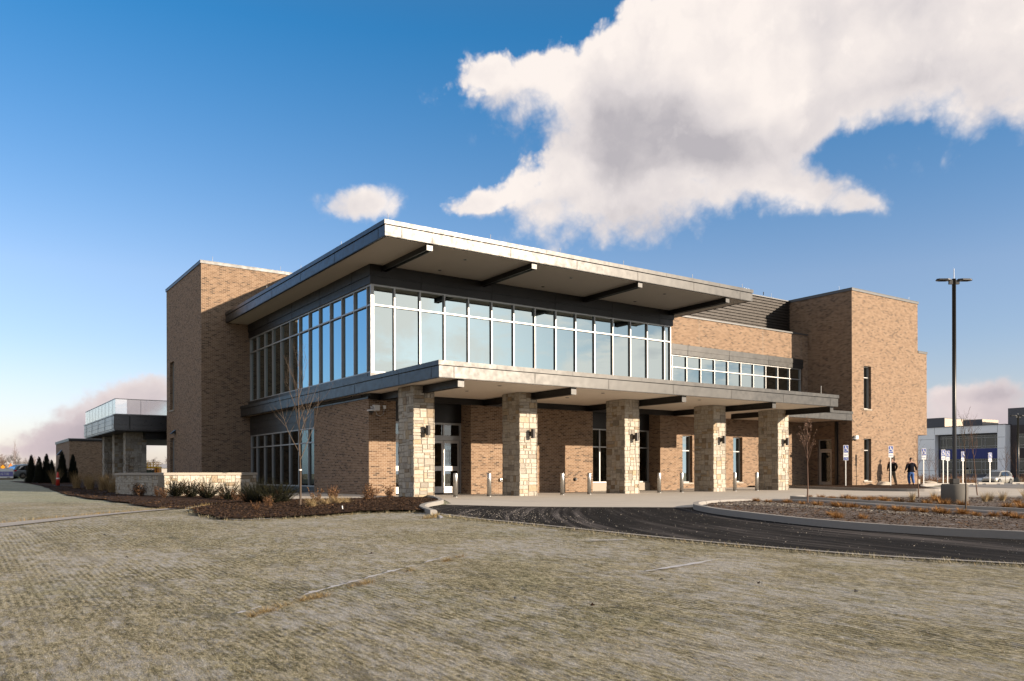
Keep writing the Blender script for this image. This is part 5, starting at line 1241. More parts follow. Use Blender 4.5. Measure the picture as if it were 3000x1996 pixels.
def thicket(name, u0, u1, d0, d1, n, hmin, hmax, mat, seed):
    r = random.Random(seed); mb = MB()
    for _ in range(n):
        u = r.uniform(u0, u1); d = r.uniform(d0, d1); x, y = far(u, d); z = tz(x, y); h = r.uniform(hmin, hmax); t = r.random()
        for k in range(3):
            a = r.uniform(0, 6.283); q = Vector((x, y, z)); e = q + Vector((math.cos(a) * h * .3, math.sin(a) * h * .3, h * r.uniform(.6, 1))); s = Vector((RT[0], RT[1], 0)) * h * .02
            mb.poly([q - s, q + s, e], t)
            for _k in range(3):
                m_ = q.lerp(e, r.uniform(.4, .9)); g = m_ + Vector((r.uniform(-1, 1), r.uniform(-1, 1), r.uniform(.3, 1))) * h * .22; mb.poly([m_ - s * .6, m_ + s * .6, g], t)
    o = mb.build(name, mat); tag(o, kind='stuff'); return o
thicket('far_woodland', -.70, -.30, 330, 420, 1500, 3, 6.5, 'grey_twig', 5)
thicket('scrub', .50, .570, 84, 98, 260, .5, 1.4, 'brown_stem', 6); thicket('scrub', .626, .66, 84, 98, 150, .5, 1.5, 'brown_stem', 7)

# ------------------------------------------------------------------ people
simple('skin', (.42, .24, .17), .6, var=.05); simple('jacket_black', (.007, .0065, .007), .9, var=.3, spec=.1); simple('jacket_navy', (.006, .007, .014), .9, var=.3, spec=.1)
simple('khaki', (.15, .125, .085), .85, var=.2, scale=12); simple('denim', (.035, .11, .34), .85, var=.35, scale=10); simple('hair_dark', (.02, .014, .01), .7); simple('shoe_brown', (.07, .04, .025), .6); simple('eye_dark', (.02, .02, .02), .2)
def skinned(name, mat, verts, edges, rad, parent, root=0, sub=2):
    me = bpy.data.meshes.new(name); me.from_pydata(verts, edges, []); o = bpy.data.objects.new(name, me); C.objects.link(o)
    o.modifiers.new('skin', 'SKIN'); sk = me.skin_vertices[0].data if me.skin_vertices else None
    if sk is None:
        me.skin_vertices.new() if hasattr(me.skin_vertices, 'new') else None
        sk = me.skin_vertices[0].data
    for i, r in enumerate(rad): sk[i].radius = r if isinstance(r, tuple) else (r, r); sk[i].use_root = (i == root)
    s = o.modifiers.new('sub', 'SUBSURF'); s.levels = sub; s.render_levels = sub
    dg = bpy.context.evaluated_depsgraph_get(); dg.update()
    m2 = bpy.data.meshes.new_from_object(o.evaluated_get(dg)); o.modifiers.clear(); old = o.data; o.data = m2; m2.name = name; bpy.data.meshes.remove(old)
    m2.materials.clear(); m2.materials.append(MATS[mat]); m2.polygons.foreach_set('use_smooth', [True] * len(m2.polygons))
    o.parent = parent; return o
def person(loc, rz, label, jm, tm, H, J, head_turn=0., wide=1.12):
    """J: joint positions for a figure 1.78 m tall facing +Y; keys eL wL eR wR kL aL kR aR"""
    r = empty('person', loc, label, 'person', 'two men walking beside the brick tower', rz); k = H / 1.78
    V = [(0, 0, .96), (0, 0, 1.12), (0, .0, 1.30), (0, -.01, 1.44), (0, 0, 1.54), (0, .015, 1.60), (0, .02, 1.69), (0, .015, 1.765)]
    E = [(i, i + 1) for i in range(7)]; Rr = [(.17 * wide, .13), (.165 * wide, .125), (.18 * wide, .13), (.14 * wide, .10), .06, .066, (.078, .095), (.05, .06)]
    def chain(at, pts, rad):
        for p, q in zip(pts, rad): V.append(p); Rr.append(q); E.append((at, len(V) - 1)); at = len(V) - 1
        return at
    for sx, e, w in ((-1, J['eL'], J['wL']), (1, J['eR'], J['wR'])):
        wr = chain(3, [(sx * .19 * wide, 0, 1.43), e, w], [.075, .052, .034])
        W = Vector(w); d = (W - Vector(e)).normalized(); side = Vector((0, 1, 0)); nrm = d.cross(side).normalized()
        pm = chain(wr, [tuple(W + d * .05)], [(.030, .018)]); pm2 = chain(pm, [tuple(W + d * .085)], [(.034, .015)])
        for f, (o_, l) in enumerate(((-.03, .062), (-.010, .075), (.010, .070), (.029, .055))):
            b = W + d * .095 + side * o_
            chain(pm2, [tuple(b), tuple(b + d * l * .55 + nrm * sx * .006), tuple(b + d * l * .9 + nrm * sx * .022)], [.0095, .0085, .007])
        chain(pm, [tuple(W + d * .05 + side * .042), tuple(W + d * .085 + side * .058 + nrm * sx * .01)], [.011, .008])
    for sx, kn, an, h in ((-1, J['kL'], J['aL'], -.095), (1, J['kR'], J['aR'], .095)):
        a = chain(0, [(h, 0, .88), kn, an, (an[0] + sx * .01, an[1] - .05, an[2] - .045)], [.10, .065, .045, .04])
        chain(a - 1, [(an[0] + sx * .015, an[1] + .12, an[2] - .045 + J.get('toe', 0))], [.035])
    V = [tuple(c * k for c in p) for p in V]; Rr = [tuple(c * k for c in q) if isinstance(q, tuple) else q * k for q in Rr]
    skinned('body', 'skin', V, E, Rr, r)
    S = lambda L: [tuple(c * k for c in p) for p in L]
    SR = lambda L: [tuple(c * k for c in q) if isinstance(q, tuple) else q * k for q in L]
    jv = [(0, 0, .91), (0, 0, 1.05), (0, 0, 1.27), (0, -.01, 1.40), (0, 0, 1.51), (-.185 * wide, 0, 1.395), J['eL'], tuple(Vector(J['wL']).lerp(Vector(J['eL']), .1)), (.185 * wide, 0, 1.395), J['eR'], tuple(Vector(J['wR']).lerp(Vector(J['eR']), .1))]
    skinned('jacket', jm, S(jv), [(0, 1), (1, 2), (2, 3), (3, 4), (3, 5), (5, 6), (6, 7), (3, 8), (8, 9), (9, 10)], SR([(.165 * wide, .15), (.178 * wide, .155), (.19 * wide, .15), (.13 * wide, .11), .075, .088, .07, .05, .088, .07, .05]), r, root=1)
    tv = [(0, 0, .97), (0, 0, .88), (-.1, 0, .80), J['kL'], J['aL'], (.1, 0, .80), J['kR'], J['aR']]
    skinned('trousers', tm, S(tv), [(0, 1), (1, 2), (2, 3), (3, 4), (1, 5), (5, 6), (6, 7)], SR([(.19 * wide, .15), (.185 * wide, .15), .125, .092, .072, .125, .092, .072]), r, root=0)
    for sx, an in ((-1, J['aL']), (1, J['aR'])):
        t = J.get('toe', 0)
        skinned('shoe', 'shoe_brown', S([(an[0], an[1] - .07, an[2] - .045), (an[0] + sx * .01, an[1] + .03, an[2] - .04), (an[0] + sx * .018, an[1] + .15, an[2] - .05)]), [(0, 1), (1, 2)], SR([(.042, .036), (.05, .045), (.045, .026)]), r, sub=1)
    hd = MB(); P = []
    for a in range(0, 9):
        for b in range(14):
            th = R(8 + a * 11.5); ph = 2 * math.pi * b / 14; y = .095 * math.sin(th) * math.sin(ph)
            if y > .045 and th > R(48): continue
            P.append((.083 * math.sin(th) * math.cos(ph), y + .012, 1.69 + .107 * math.cos(th)))
    bm = bmesh.new(); [bm.verts.new([c * k for c in p]) for p in P]; bmesh.ops.convex_hull(bm, input=bm.verts[:]); me = bpy.data.meshes.new('hair'); bm.to_mesh(me); bm.free()
    me.materials.append(MATS['hair_dark']); me.polygons.foreach_set('use_smooth', [True] * len(me.polygons)); h = bpy.data.objects.new('hair', me); C.objects.link(h); h.parent = r
    MB().lathe([(.004, -.02), (.014, -.012), (.015, 0), (.006, .022)], 0, 0, 8).xform(Matrix.Scale(k, 4) @ Matrix.Translation((0, .118, 1.665))).build('nose', 'skin', r, smooth=True)
    for sx in (-1, 1):
        MB().lathe([(.006, -.03), (.017, -.01), (.02, .012), (.008, .03)], 0, 0, 8).xform(Matrix.Scale(k, 4) @ Matrix.Translation((sx * .083, .01, 1.67))).build('ear', 'skin', r, smooth=True)
        MB().lathe([(.003, -.008), (.010, 0), (.003, .008)], 0, 0, 8).xform(Matrix.Scale(k, 4) @ Matrix.Translation((sx * .031, .104, 1.685))).build('eye', 'eye_dark', r, smooth=True)
    MB().box(-.024 * k, .024 * k, .098 * k, .112 * k, 1.617 * k, 1.625 * k).build('mouth', 'shoe_brown', r)
    return r
P1 = dict(eL=(-.30, -.06, 1.17), wL=(-.25, .10, .97), eR=(.30, -.05, 1.16), wR=(.27, .08, .94), kL=(-.115, .03, .50), aL=(-.13, .02, .09), kR=(.14, -.01, .50), aR=(.19, -.14, .10), toe=0)
P2 = dict(eL=(-.31, -.04, 1.17), wL=(-.37, .03, .93), eR=(.30, -.07, 1.17), wR=(.34, -.02, .93), kL=(-.085, .12, .52), aL=(-.07, .02, .11), kR=(.095, -.02, .50), aR=(.07, -.20, .13), toe=-.02)
person((50.16, 29.3, .09), R(-30), 'man in a black jacket and khaki trousers seen from behind, behind a blue sign post', 'jacket_black', 'khaki', 1.80, P1)
person((50.6, 28.3, .04), R(-30), 'man in a dark navy jacket and blue jeans walking away along the brick tower', 'jacket_navy', 'denim', 1.80, P2, wide=1.2)

# ------------------------------------------------------------------ cars
simple('car_silver', (.56, .54, .51), .25, .55, var=.03); simple('car_grey', (.23, .27, .30), .25, .5, var=.03); simple('tyre', (.018, .018, .018), .8); simple('car_black', (.012, .012, .013), .35)
simple('tail_red', (.45, .012, .02), .2); simple('lamp_clear', (.7, .7, .72), .1)
def suv(loc, rz, label, paint, group=None):
    r = empty('parked_car', loc, label, 'car', None, rz)
    def loft(mb, st):
        rings = []
        for x, zb, zt, hw in st:
            h = zt - zb
            half = [(hw * .86, zb), (hw * .97, zb + h * .18), (hw, zb + h * .5), (hw * .97, zb + h * .82), (hw * .86, zt - .01), (hw * .45, zt + .012)]
            ring = [(x, -y, z) for y, z in half][::-1] + [(x, y, z) for y, z in half]
            rings.append(ring)
        n = len(rings[0])
        for a, b in zip(rings, rings[1:]):
            for k in range(n): mb.poly([a[k], b[k], b[(k + 1) % n], a[(k + 1) % n]])
        mb.poly(rings[0][::-1]); mb.poly(rings[-1])
    m = MB(); loft(m, [(-2.34, .50, .92, .76), (-2.28, .36, 1.0, .86), (-1.9, .27, 1.06, .91), (-1.0, .22, 1.06, .93), (.3, .22, 1.03, .93), (.95, .22, 1.02, .93), (1.35, .24, .99, .92), (1.9, .27, .90, .90), (2.2, .33, .82, .84), (2.34, .42, .70, .70)])
    loft(m, [(-2.22, 1.0, 1.06, .78), (-2.0, 1.0, 1.45, .74), (-1.7, 1.0, 1.64, .70), (-.9, 1.0, 1.71, .69), (.0, 1.0, 1.70, .69), (.45, 1.0, 1.62, .69), (.9, .98, 1.32, .74), (1.3, .96, 1.03, .80)])
    bo = m.build('body', paint, r, smooth=True); e = bo.modifiers.new('edges', 'EDGE_SPLIT'); e.split_angle = R(38)
    for s in (-1, 1):
        for nm, P in (('front_window', [(.92, 1.06, .88), (.48, 1.53, .735), (.05, 1.58, .725), (.05, 1.06, .90)]), ('rear_window', [(-.02, 1.06, .90), (-.02, 1.58, .725), (-.95, 1.59, .725), (-1.1, 1.07, .90)]), ('quarter_window', [(-1.17, 1.08, .90), (-1.03, 1.58, .725), (-1.55, 1.50, .74), (-1.85, 1.12, .86)])):
            w = MB(); o = [(x, s * (y + .012), z) for x, z, y in P]; w.poly(o if s < 0 else o[::-1]); w.build('side_window', 'car_glass', r)
        MB().box(.85, 1.0, s * .93, s * 1.08, 1.03, 1.17).build('mirror', 'car_black', r, bevel=.03)
        MB().poly([(x, s * y, z) for x, y, z in ((2.28, .62, .70), (2.20, .84, .68), (1.95, .91, .80), (2.06, .80, .86), (2.25, .58, .80))]).build('headlight', 'lamp_clear', r)
        MB().poly([(x, s * y, z) for x, y, z in ((-2.345, .55, .90), (-2.30, .845, .86), (-2.02, .925, .95), (-2.06, .915, 1.05), (-2.27, .82, 1.06), (-2.33, .55, 1.02))]).build('tail_light', 'tail_red', r)
        for x in (-1.38, 1.42):
            MB().lathe([(.40, -.02), (.40, .02)], 0, 0, 24).xform(Matrix.Translation((x, s * .918, .36)) @ Matrix.Rotation(R(90), 4, 'X')).build('wheel_arch', 'car_black', r)
            wh = empty_part('wheel', r); wh.location = (x, s * .85, .345)
            MB().lathe([(.24, -.11), (.33, -.115), (.345, -.08), (.345, .08), (.33, .115), (.24, .11)], 0, 0, 28).xform(Matrix.Rotation(R(90), 4, 'X')).build('tyre', 'tyre', wh)
            h = MB(); h.lathe([(.23, -.10), (.23, .10)], 0, 0, 24, 0, 1)
            for k in range(5):
                a = 2 * math.pi * k / 5; h.poly([(.22 * math.cos(a - .28), .22 * math.sin(a - .28), s * -.113), (.22 * math.cos(a + .28), .22 * math.sin(a + .28), s * -.113), (.05 * math.cos(a + .5), .05 * math.sin(a + .5), s * -.113), (.05 * math.cos(a - .5), .05 * math.sin(a - .5), s * -.113)])
            h.xform(Matrix.Rotation(R(90), 4, 'X')); h.build('rim', ['stainless', 'car_black'], wh)
    w = MB(); w.poly([(1.30, -.72, 1.055), (1.30, .72, 1.055), (.53, .62, 1.60), (.53, -.62, 1.60)]); w.build('windscreen', 'car_glass', r)
    w = MB(); w.poly([(-2.245, -.66, 1.10), (-2.05, -.62, 1.44), (-2.05, .62, 1.44), (-2.245, .66, 1.10)][::-1]); w.build('rear_screen', 'car_glass', r)
    w = MB(); w.poly([(2.352, -.52, .45), (2.352, .52, .45), (2.30, .56, .68), (2.30, -.56, .68)]); w.box(2.2, 2.37, -.7, .7, .34, .43); w.build('grille', 'car_black', r)
    w = MB(); w.box(-2.37, -2.2, -.75, .75, .36, .56); w.build('rear_bumper', 'car_black', r)
    for s in (-1, 1): MB().tube([(-1.6, s * .60, 1.70), (-1.4, s * .6, 1.75), (.1, s * .6, 1.755), (.3, s * .6, 1.71)], .018, 6).build('roof_rail', 'stainless', r)
    return r
def empty_part(name, parent):
    o = bpy.data.objects.new(name, None); C.objects.link(o); o.parent = parent; o.empty_display_size = .2; return o
suv((105.9, 48.3, tz(105.9, 48.3) + .03), R(180), 'silver compact sport utility car parked facing left before the far office', 'car_silver')
suv((8.1, 115.3, .42), R(24), 'dark grey sport utility car half hidden behind narrow conifers at far left', 'car_grey')

# ------------------------------------------------------------------ far buildings on the right
simple('pale_panel', (.92, .94, .97), .5, var=.03, scale=.4, k=.98); simple('slate_panel', (.10, .105, .125), .55, var=.08, scale=.5); simple('plum_panel', (.055, .045, .05), .7, var=.15); simple('navy_panel', (.012, .03, .22), .4, var=.1); simple('beige_panel', (.55, .46, .37), .6, var=.04, scale=.3)
fb = empty('office_building', (148.47, 73, -.7), 'pale grey two storey office building with a navy band between window rows', 'building')
X = 148.47; ya, yb, z0, z1 = 66.43, 83.0, -.9, 9.05; oa, ob_, oz0, oz1 = 67.7, 78.5, -.1, 7.72
w = MB(); opening_wall(w, 'x', X, ya, yb, z0, z1, [(oa, ob_, oz0, oz1)], 1.3)
w.poly([(X, ya, z0), (X + 25, ya, z0), (X + 25, ya, z1), (X, ya, z1)]); w.poly([(X, ya, z1), (X + 25, ya, z1), (X + 25, yb, z1), (X, yb, z1)]); w.poly([(X, yb, z0), (X, yb, z1), (X + 25, yb, z1), (X + 25, yb, z0)])
wo = wpart(w, 'panel_wall', 'pale_panel', fb)
j = MB()
for z in (1.2, 3.1, 5.0, 6.9): 
    j.box(X - .012, X - .002, ya + .05, oa - .05, z, z + .04); j.box(X - .012, X - .002, ob_ + .05, yb, z, z + .04)
for y in (67.68, 78.55): j.box(X - .012, X - .002, y, y + .04, 7.8, z1 - .02)
j.build('panel_joint', 'slate_panel', wo)
MB().box(X - .1, X + 25, ya - .1, yb, z1, z1 + .1).build('coping', 'slate_panel', wo)
wpart(MB().box(X + 1.25, X + 1.29, oa, ob_, oz0, oz1), 'recess_back', 'slate_panel', fb)
yy = [68.0, 68.5, 70.2, 70.75, 72.4, 72.95, 74.6, 75.15, 76.85, 77.4, 78.1]
for (za, zb, tr) in ((5.08, 7.42, (5.45, 6.95)), (.55, 3.27, (1.3, 2.75))):
    f = MB()
    for y in yy: f.box(X + 1.05, X + 1.2, y - .04, y + .04, za, zb)
    for z in (za, zb - .08, *tr): f.box(X + 1.06, X + 1.19, yy[0], yy[-1], z, z + .08)
    fo = wpart(f, 'window_row', 'mullion', fb)
    MB().box(X + 1.13, X + 1.15, yy[0], yy[-1], za + .02, zb - .02).build('pane', 'door_glass', fo)
wpart(MB().box(X + .9, X + 1.24, oa + .02, 78.15, 3.28, 5.06), 'navy_band', 'navy_panel', fb)
wpart(MB().box(X + 8, X + 20, 80.9, 92, 9, 11.35), 'roof_penthouse', 'slate_panel', fb)
wpart(MB().box(X + 8.05, X + 26, 80.86, 80.9, 9, 11.2).box(X + 6, X + 12, 73.0, 76.4, 9, 10.55, 0), 'roof_screen', 'beige_panel', fb)
wpart(MB().box(X + 5.9, X + 6., 73.0, 76.4, 9.15, 10.5), 'roof_unit', 'slate_panel', fb)
db = empty('dark_building', (151, 60, -.7), 'dark plum walled office wing at the right edge beyond the silver car', 'building')
w = MB(); opening_wall(w, 'x', 150.2, 40, 66.3, -.9, 8.95, [(50.5, 65.4, 5.0, 7.45), (50.5, 65.4, .6, 3.3)], .25); w.poly([(150.2, 40, 8.95), (175, 40, 8.95), (175, 66.3, 8.95), (150.2, 66.3, 8.95)]); w.poly([(150.2, 40, -.9), (175, 40, -.9), (175, 40, 8.95), (150.2, 40, 8.95)]); w.poly([(150.2, 66.3, -.9), (150.2, 66.3, 8.95), (175, 66.3, 8.95), (175, 66.3, -.9)])
wpart(w, 'wall', 'plum_panel', db); wpart(MB().box(150.3, 170, 45, 66.8, 8.96, 11.9), 'penthouse', 'slate_panel', db)
for za, zb in ((5.0, 7.45), (.6, 3.3)):
    f = MB()
    for y in np.arange(50.6, 65.5, 1.84): f.box(150.3, 150.42, y - .04, y + .04, za, zb)
    for z in (za, za + .5, zb - .6, zb - .08): f.box(150.31, 150.41, 50.5, 65.4, z, z + .08)
    fo = wpart(f, 'window_row', 'mullion', db); MB().box(150.36, 150.38, 50.5, 65.4, za, zb).build('pane', 'door_glass', fo)

# ------------------------------------------------------------------ the far left: banner, road signs, cabinets, machine, shed
def placed(name, u, d, z, label, cat, group=None, rz=None):
    x, y = far(u, d); return empty(name, (x, y, z), label, cat, group, R(-34.65) if rz is None else rz)
simple('banner_purple', (.16, .15, .42), .5, var=.05); simple('sign_yellow', (.85, .36, .01), .5); simple('sign_orange', (.8, .27, .02), .5); simple('sign_red', (.6, .03, .03), .5); simple('sign_green', (.02, .16, .12), .5)
simple('machine_yellow', (.75, .42, .02), .5); simple('machine_orange', (.70, .25, .03), .5); simple('cabinet_green', (.03, .045, .03), .6); simple('olive_green', (.22, .26, .12), .7); simple('shed_white', (.62, .58, .53), .7); simple('shed_roof', (.25, .26, .30), .6); simple('timber', (.42, .27, .12), .8)
x, y = far(-.6228, 95); bn_ = empty('banner_sign', (x, y, .35), 'white and purple roadside banner with a white phone number at the left edge', 'banner', None, R(-8))
MB().box(-1.5, .78, 0, .05, .16, 1.28).box(-1.45, -1.37, .05, .12, -.3, 1.2).box(.60, .68, .05, .12, -.3, 1.2).build('board', 'sign_white', bn_)
MB().box(-.62, .76, -.012, -.002, .36, .92).build('purple_field', 'banner_purple', bn_)
small_text('10.7180', .42, 'sign_white', bn_, (-.08, -.02, .64), 'number').scale = (.66, 1, 1)
MB().box(-1.5, -.66, -.012, -.002, .38, 1.06).build('dark_field', 'car_black', bn_)
MB().box(-1.5, .8, -.35, .4, -.4, .14).build('straw_base', 'orange_straw', bn_)
MB().box(.15, .45, -.012, -.002, .22, .28).build('small_emblem', 'car_black', bn_)
def roadsign(name, u, d, h, pts, mat, label, cat, inner=None):
    r = placed(name, u, d, .4, label, cat); MB().box(-.03, .03, .0, .05, -.3, h).build('post', 'galvanised', r)
    MB().poly([(a, -.012, h + b) for a, b in pts]).poly([(a, -.002, h + b) for a, b in pts][::-1]).build('sign_plate', mat, r)
    if inner: MB().poly([(a * .55, -.016, h + b * .55 + inner[1]) for a, b in pts]).build('inner_field', inner[0], r)
    return r
roadsign('yield_sign', -.6036, 110, 1.5, [(-.42, .36), (0, -.38), (.42, .36)], 'sign_red', 'small red and white triangular give way sign left of the dark car', 'road sign', ('sign_white', .06))
roadsign('warning_sign', -.626, 112, 1.55, [(-.34, 0), (0, -.34), (.34, 0), (0, .34)], 'sign_yellow', 'yellow orange diamond warning sign above the white banner', 'road sign')
roadsign('warning_sign', -.6163, 112, 1.75, [(-.36, -.22), (0, .36), (.36, -.22), (.2, -.22), (0, .05), (-.2, -.22)], 'sign_orange', 'orange arrow shaped road sign above a green street name sign', 'road sign')
roadsign('street_name_sign', -.6165, 108, 1.25, [(-.6, -.1), (.6, -.1), (.6, .12), (-.6, .12)], 'sign_green', 'green street name sign at the top right of the white banner', 'road sign')
r = placed('utility_cabinet', -.6078, 105, .2, 'dark green utility cabinet between the banner and the dark car', 'cabinet'); MB().box(-.28, .28, -.3, .3, 0, .98).build('cabinet_body', 'cabinet_green', r, bevel=.03); MB().box(-.3, .3, -.32, .32, .98, 1.03).build('lid', 'cabinet_green', r)
r = placed('utility_cabinet', -.6041, 104, .2, 'pale olive green cabinet just left of the dark car', 'cabinet'); MB().box(-.13, .13, -.2, .2, 0, 1.02).build('cabinet_body', 'olive_green', r, bevel=.02); MB().tube([(.16, 0, 0), (.16, 0, 1.4)], .035, 6).build('marker_post', 'sign_white', r)
x, y = far(-.443, 110); mc = empty('lift_machine', (x, y, .0), 'yellow and orange lift machine seen between balcony pillar and brick tower', 'machine', None, R(-34))
m = MB(); m.box(-2.6, 1.15, -.5, .5, 1.72, 1.95)
wq = m.build('deck', 'machine_yellow', mc)
m = MB()
for z in (2.15, 2.42):
    m.box(-2.6, .55 if z > 2.3 else 1.1, -.5, -.44, z, z + .08); m.box(-2.6, 1.1, .44, .5, z, z + .08)
for x_ in np.arange(-2.5, .6, .42): m.box(x_, x_ + .07, -.5, -.44, 1.95, 2.48)
m.box(1.02, 1.1, -.5, -.44, 1.95, 2.2); m.build('guard_rail', 'machine_yellow', mc)
m = MB(); m.box(.55, .75, -.4, .4, .2, 1.72); m.box(.9, 1.15, -.45, .45, .2, 1.72); m.box(1.0, 1.4, -.4, .4, .2, .6); m.build('mast', 'machine_orange', mc)
m = MB(); m.box(-2.4, .5, -.4, .4, .35, .75); m.box(-.6, .3, -.35, .35, .75, 1.5); m.build('chassis', 'cabinet_green', mc)
for x_ in (-2.0, -1.2, .0): MB().lathe([(.34, -.12), (.34, .12)], 0, 0, 18).xform(Matrix.Translation((x_, -.5, .38)) @ Matrix.Rotation(R(90), 4, 'X')).build('wheel', 'tyre', mc)
for x_ in (-1.65, -.9): MB().box(x_ - .2, x_ + .2, -.5, -.3, 1.05, 1.4).build('work_lamp', 'machine_yellow', mc)
x, y = far(-.4285, 125); sh = empty('white_shed', (x, y, 0), 'white shed with grey roof right of the yellow machine', 'shed', None, R(-30))
MB().box(-.75, 1.3, -.8, .8, -.2, 1.85).build('wall', 'shed_white', sh); m = MB(); m.prism([(-.85, -.95), (1.4, -.95), (1.4, 0), (-.85, 0)], 1.86, 1.88)
m.poly([(-.9, -.95, 1.86), (1.4, -.95, 1.86), (1.4, 0, 2.45), (-.6, 0, 2.45)]).poly([(-.9, .95, 1.86), (1.4, .95, 1.86), (1.4, 0, 2.45), (-.6, 0, 2.45)]).poly([(-.9, -.95, 1.86), (-.6, 0, 2.45), (-.9, .95, 1.86)]); m.build('roof', 'shed_roof', sh)
MB().box(-.25, .0, -.81, -.801, 1.1, 1.5).build('window', 'car_glass', sh); MB().box(-.4, .9, -1.0, -.82, -.2, .8).build('fence_panel', 'timber', sh)

# ------------------------------------------------------------------ loose stuff: straw, mulch chips, gravel, salt
def tri_cloud(name, P, tone, mat):
    """P: (n,3,3) triangles"""
    n = len(P); me = bpy.data.meshes.new(name); me.vertices.add(n * 3); me.vertices.foreach_set('co', P.astype('f').ravel())
    me.loops.add(n * 3); me.loops.foreach_set('vertex_index', np.arange(n * 3, dtype='i')); me.polygons.add(n)
    me.polygons.foreach_set('loop_start', np.arange(0, n * 3, 3, dtype='i')); me.polygons.foreach_set('loop_total', np.full(n, 3, 'i')); me.update()
    a = me.attributes.new('tone', 'FLOAT', 'FACE'); a.data.foreach_set('value', tone.astype('f')); me.materials.append(MATS[mat]); me.validate()
    o = bpy.data.objects.new(name, me); C.objects.link(o); tag(o, kind='stuff'); return o
def tzv(x, y):
    w = x * FW[0] + y * FW[1]; t = np.clip(w / 23., 0, 1); z = -.5 * (1 - t * t * (3 - 2 * t))
    z = z + np.where(y > 45, .38 * np.minimum(1.6, (y - 45) / 75), 0); t = np.clip((x - 66) / 40, 0, 1); return z - .68 * t * t * (3 - 2 * t)
rng = np.random.default_rng(11)
LAWN_OUT = [B1, B0, drive, PLAZA, [(8.2, 26.5), (13.9, 27.7), (13.9, 36.3), (9.6, 29.5)], [(-9.2, 8.6), (0.79, 18.5), (5.26, 22.6), (8.2, 26.4), (7.0, 25.0), (3.0, 21.2), (0.84, 19.4), (-10, 9.2)], ISL, ISL2]
def straw(n, d0, d1, L0, L1, W, zmax, name, bias=1.):
    d = d0 * (d1 / d0) ** rng.random(n); u = rng.uniform(-.80, .80, n)
    x = FW[0] * d + RT[0] * u * d; y = FW[1] * d + RT[1] * u * d
    ok = np.ones(n, bool); P2 = np.stack([x, y], 1)
    for po in LAWN_OUT: ok &= ~inside(P2, po)
    x, y, d = x[ok], y[ok], d[ok]; n = len(x)
    ang = np.where(rng.random(n) < .78, rng.normal(R(90), .38, n) + np.pi * (rng.random(n) < .5), rng.uniform(0, 2 * np.pi, n))
    L = rng.uniform(L0, L1, n) * (.75 + d / 22); w = W * (.5 + d / 9) * rng.uniform(.6, 1.3, n); el = np.abs(rng.normal(0, .22, n)) + .03
    z = tzv(x, y); dx, dy, dz = np.cos(ang) * np.cos(el), np.sin(ang) * np.cos(el), np.sin(el)
    a = np.stack([x - np.sin(ang) * w / 2, y + np.cos(ang) * w / 2, z + .002], 1); b = np.stack([x + np.sin(ang) * w / 2, y - np.cos(ang) * w / 2, z + .002], 1)
    tip = np.stack([x + dx * L, y + dy * L, z + np.minimum(dz * L, zmax)], 1)
    patch = .5 + .5 * np.sin(x * 1.3 + np.sin(y * .7) * 2) * np.sin(y * .9 + np.cos(x * .8))
    tone = np.clip(rng.beta(2.2, 2.2, n) * .85 + .12 * (patch - .5), 0, .86); fr = rng.random(n) < .04 + .10 * patch; tone[fr] = 1.0; og = rng.random(n) < .035; tone[og] = .9
    return tri_cloud(name, np.stack([a, b, tip], 1), tone, 'straw_blade')
straw(360000, 4.6, 27, .018, .06, .0017, .016, 'straw')
# a heavier fringe hanging over the gutter along the drive, and the ripped seams in the mat
def fringe(name, line, n, spread, L0, L1, W, mat, zmax=.09, tone=(0, 1)):
    Ls = np.array(smooth_line(line, 6)); seg = np.linalg.norm(np.diff(Ls, axis=0), axis=1); c = np.concatenate([[0], np.cumsum(seg)])
    t = rng.random(n) * c[-1]; i = np.clip(np.searchsorted(c, t) - 1, 0, len(seg) - 1); f = ((t - c[i]) / seg[i])[:, None]
    p = Ls[i] * (1 - f) + Ls[i + 1] * f; clump = .6 + .4 * np.sin(t * 2.1) * np.sin(t * 5.3 + 1)
    p = p + rng.normal(0, 1, (n, 2)) * (spread * np.maximum(.25, clump))[:, None]; x, y = p[:, 0], p[:, 1]; z = tzv(x, y)
    ang = rng.uniform(0, 2 * np.pi, n); el = np.abs(rng.normal(.2, .45, n)); L = rng.uniform(L0, L1, n)
    a = np.stack([x - np.sin(ang) * W, y + np.cos(ang) * W, z], 1); b = np.stack([x + np.sin(ang) * W, y - np.cos(ang) * W, z], 1)
    tip = np.stack([x + np.cos(ang) * np.cos(el) * L, y + np.sin(ang) * np.cos(el) * L, z + np.minimum(np.sin(el) * L, zmax)], 1)
    return tri_cloud(name, np.stack([a, b, tip], 1), rng.uniform(tone[0], tone[1], n), mat)
fringe('straw_fringe', [(p[0] - .16, p[1] + .02) for p in NEAR_EDGE[:9]], 7000, .11, .05, .14, .003, 'straw_blade', tone=(.1, .88))
fringe('straw_fringe', [(5.2, 21.6)] + BED1[1:] , 2600, .10, .04, .12, .004, 'straw_blade', tone=(.2, .9))
SEAM = [(2.15, 7.4), (2.5, 7.68), (2.99, 7.98), (3.5, 8.32), (3.95, 8.61), (4.5, 8.96), (5.08, 9.3), (5.6, 9.65), (6.2, 10.05)]
rs = random.Random(9); SL = smooth_line(SEAM, 6)
for k in range(0, len(SL) - 4, 3):
    if rs.random() < .72:
        o_ = rs.uniform(-.05, .05); fringe('straw_seam', [(p[0] + .06 + o_, p[1] - .07 + o_) for p in SL[k:k + 3]], rs.randint(50, 190), rs.uniform(.025, .06), .05, .19, .0022, 'orange_straw', .05)
fringe('straw_seam', [(.8, 19.55), (3.0, 21.3), (4.5, 22.5), (5.2, 23.0)], 1500, .06, .05, .14, .005, 'orange_straw')
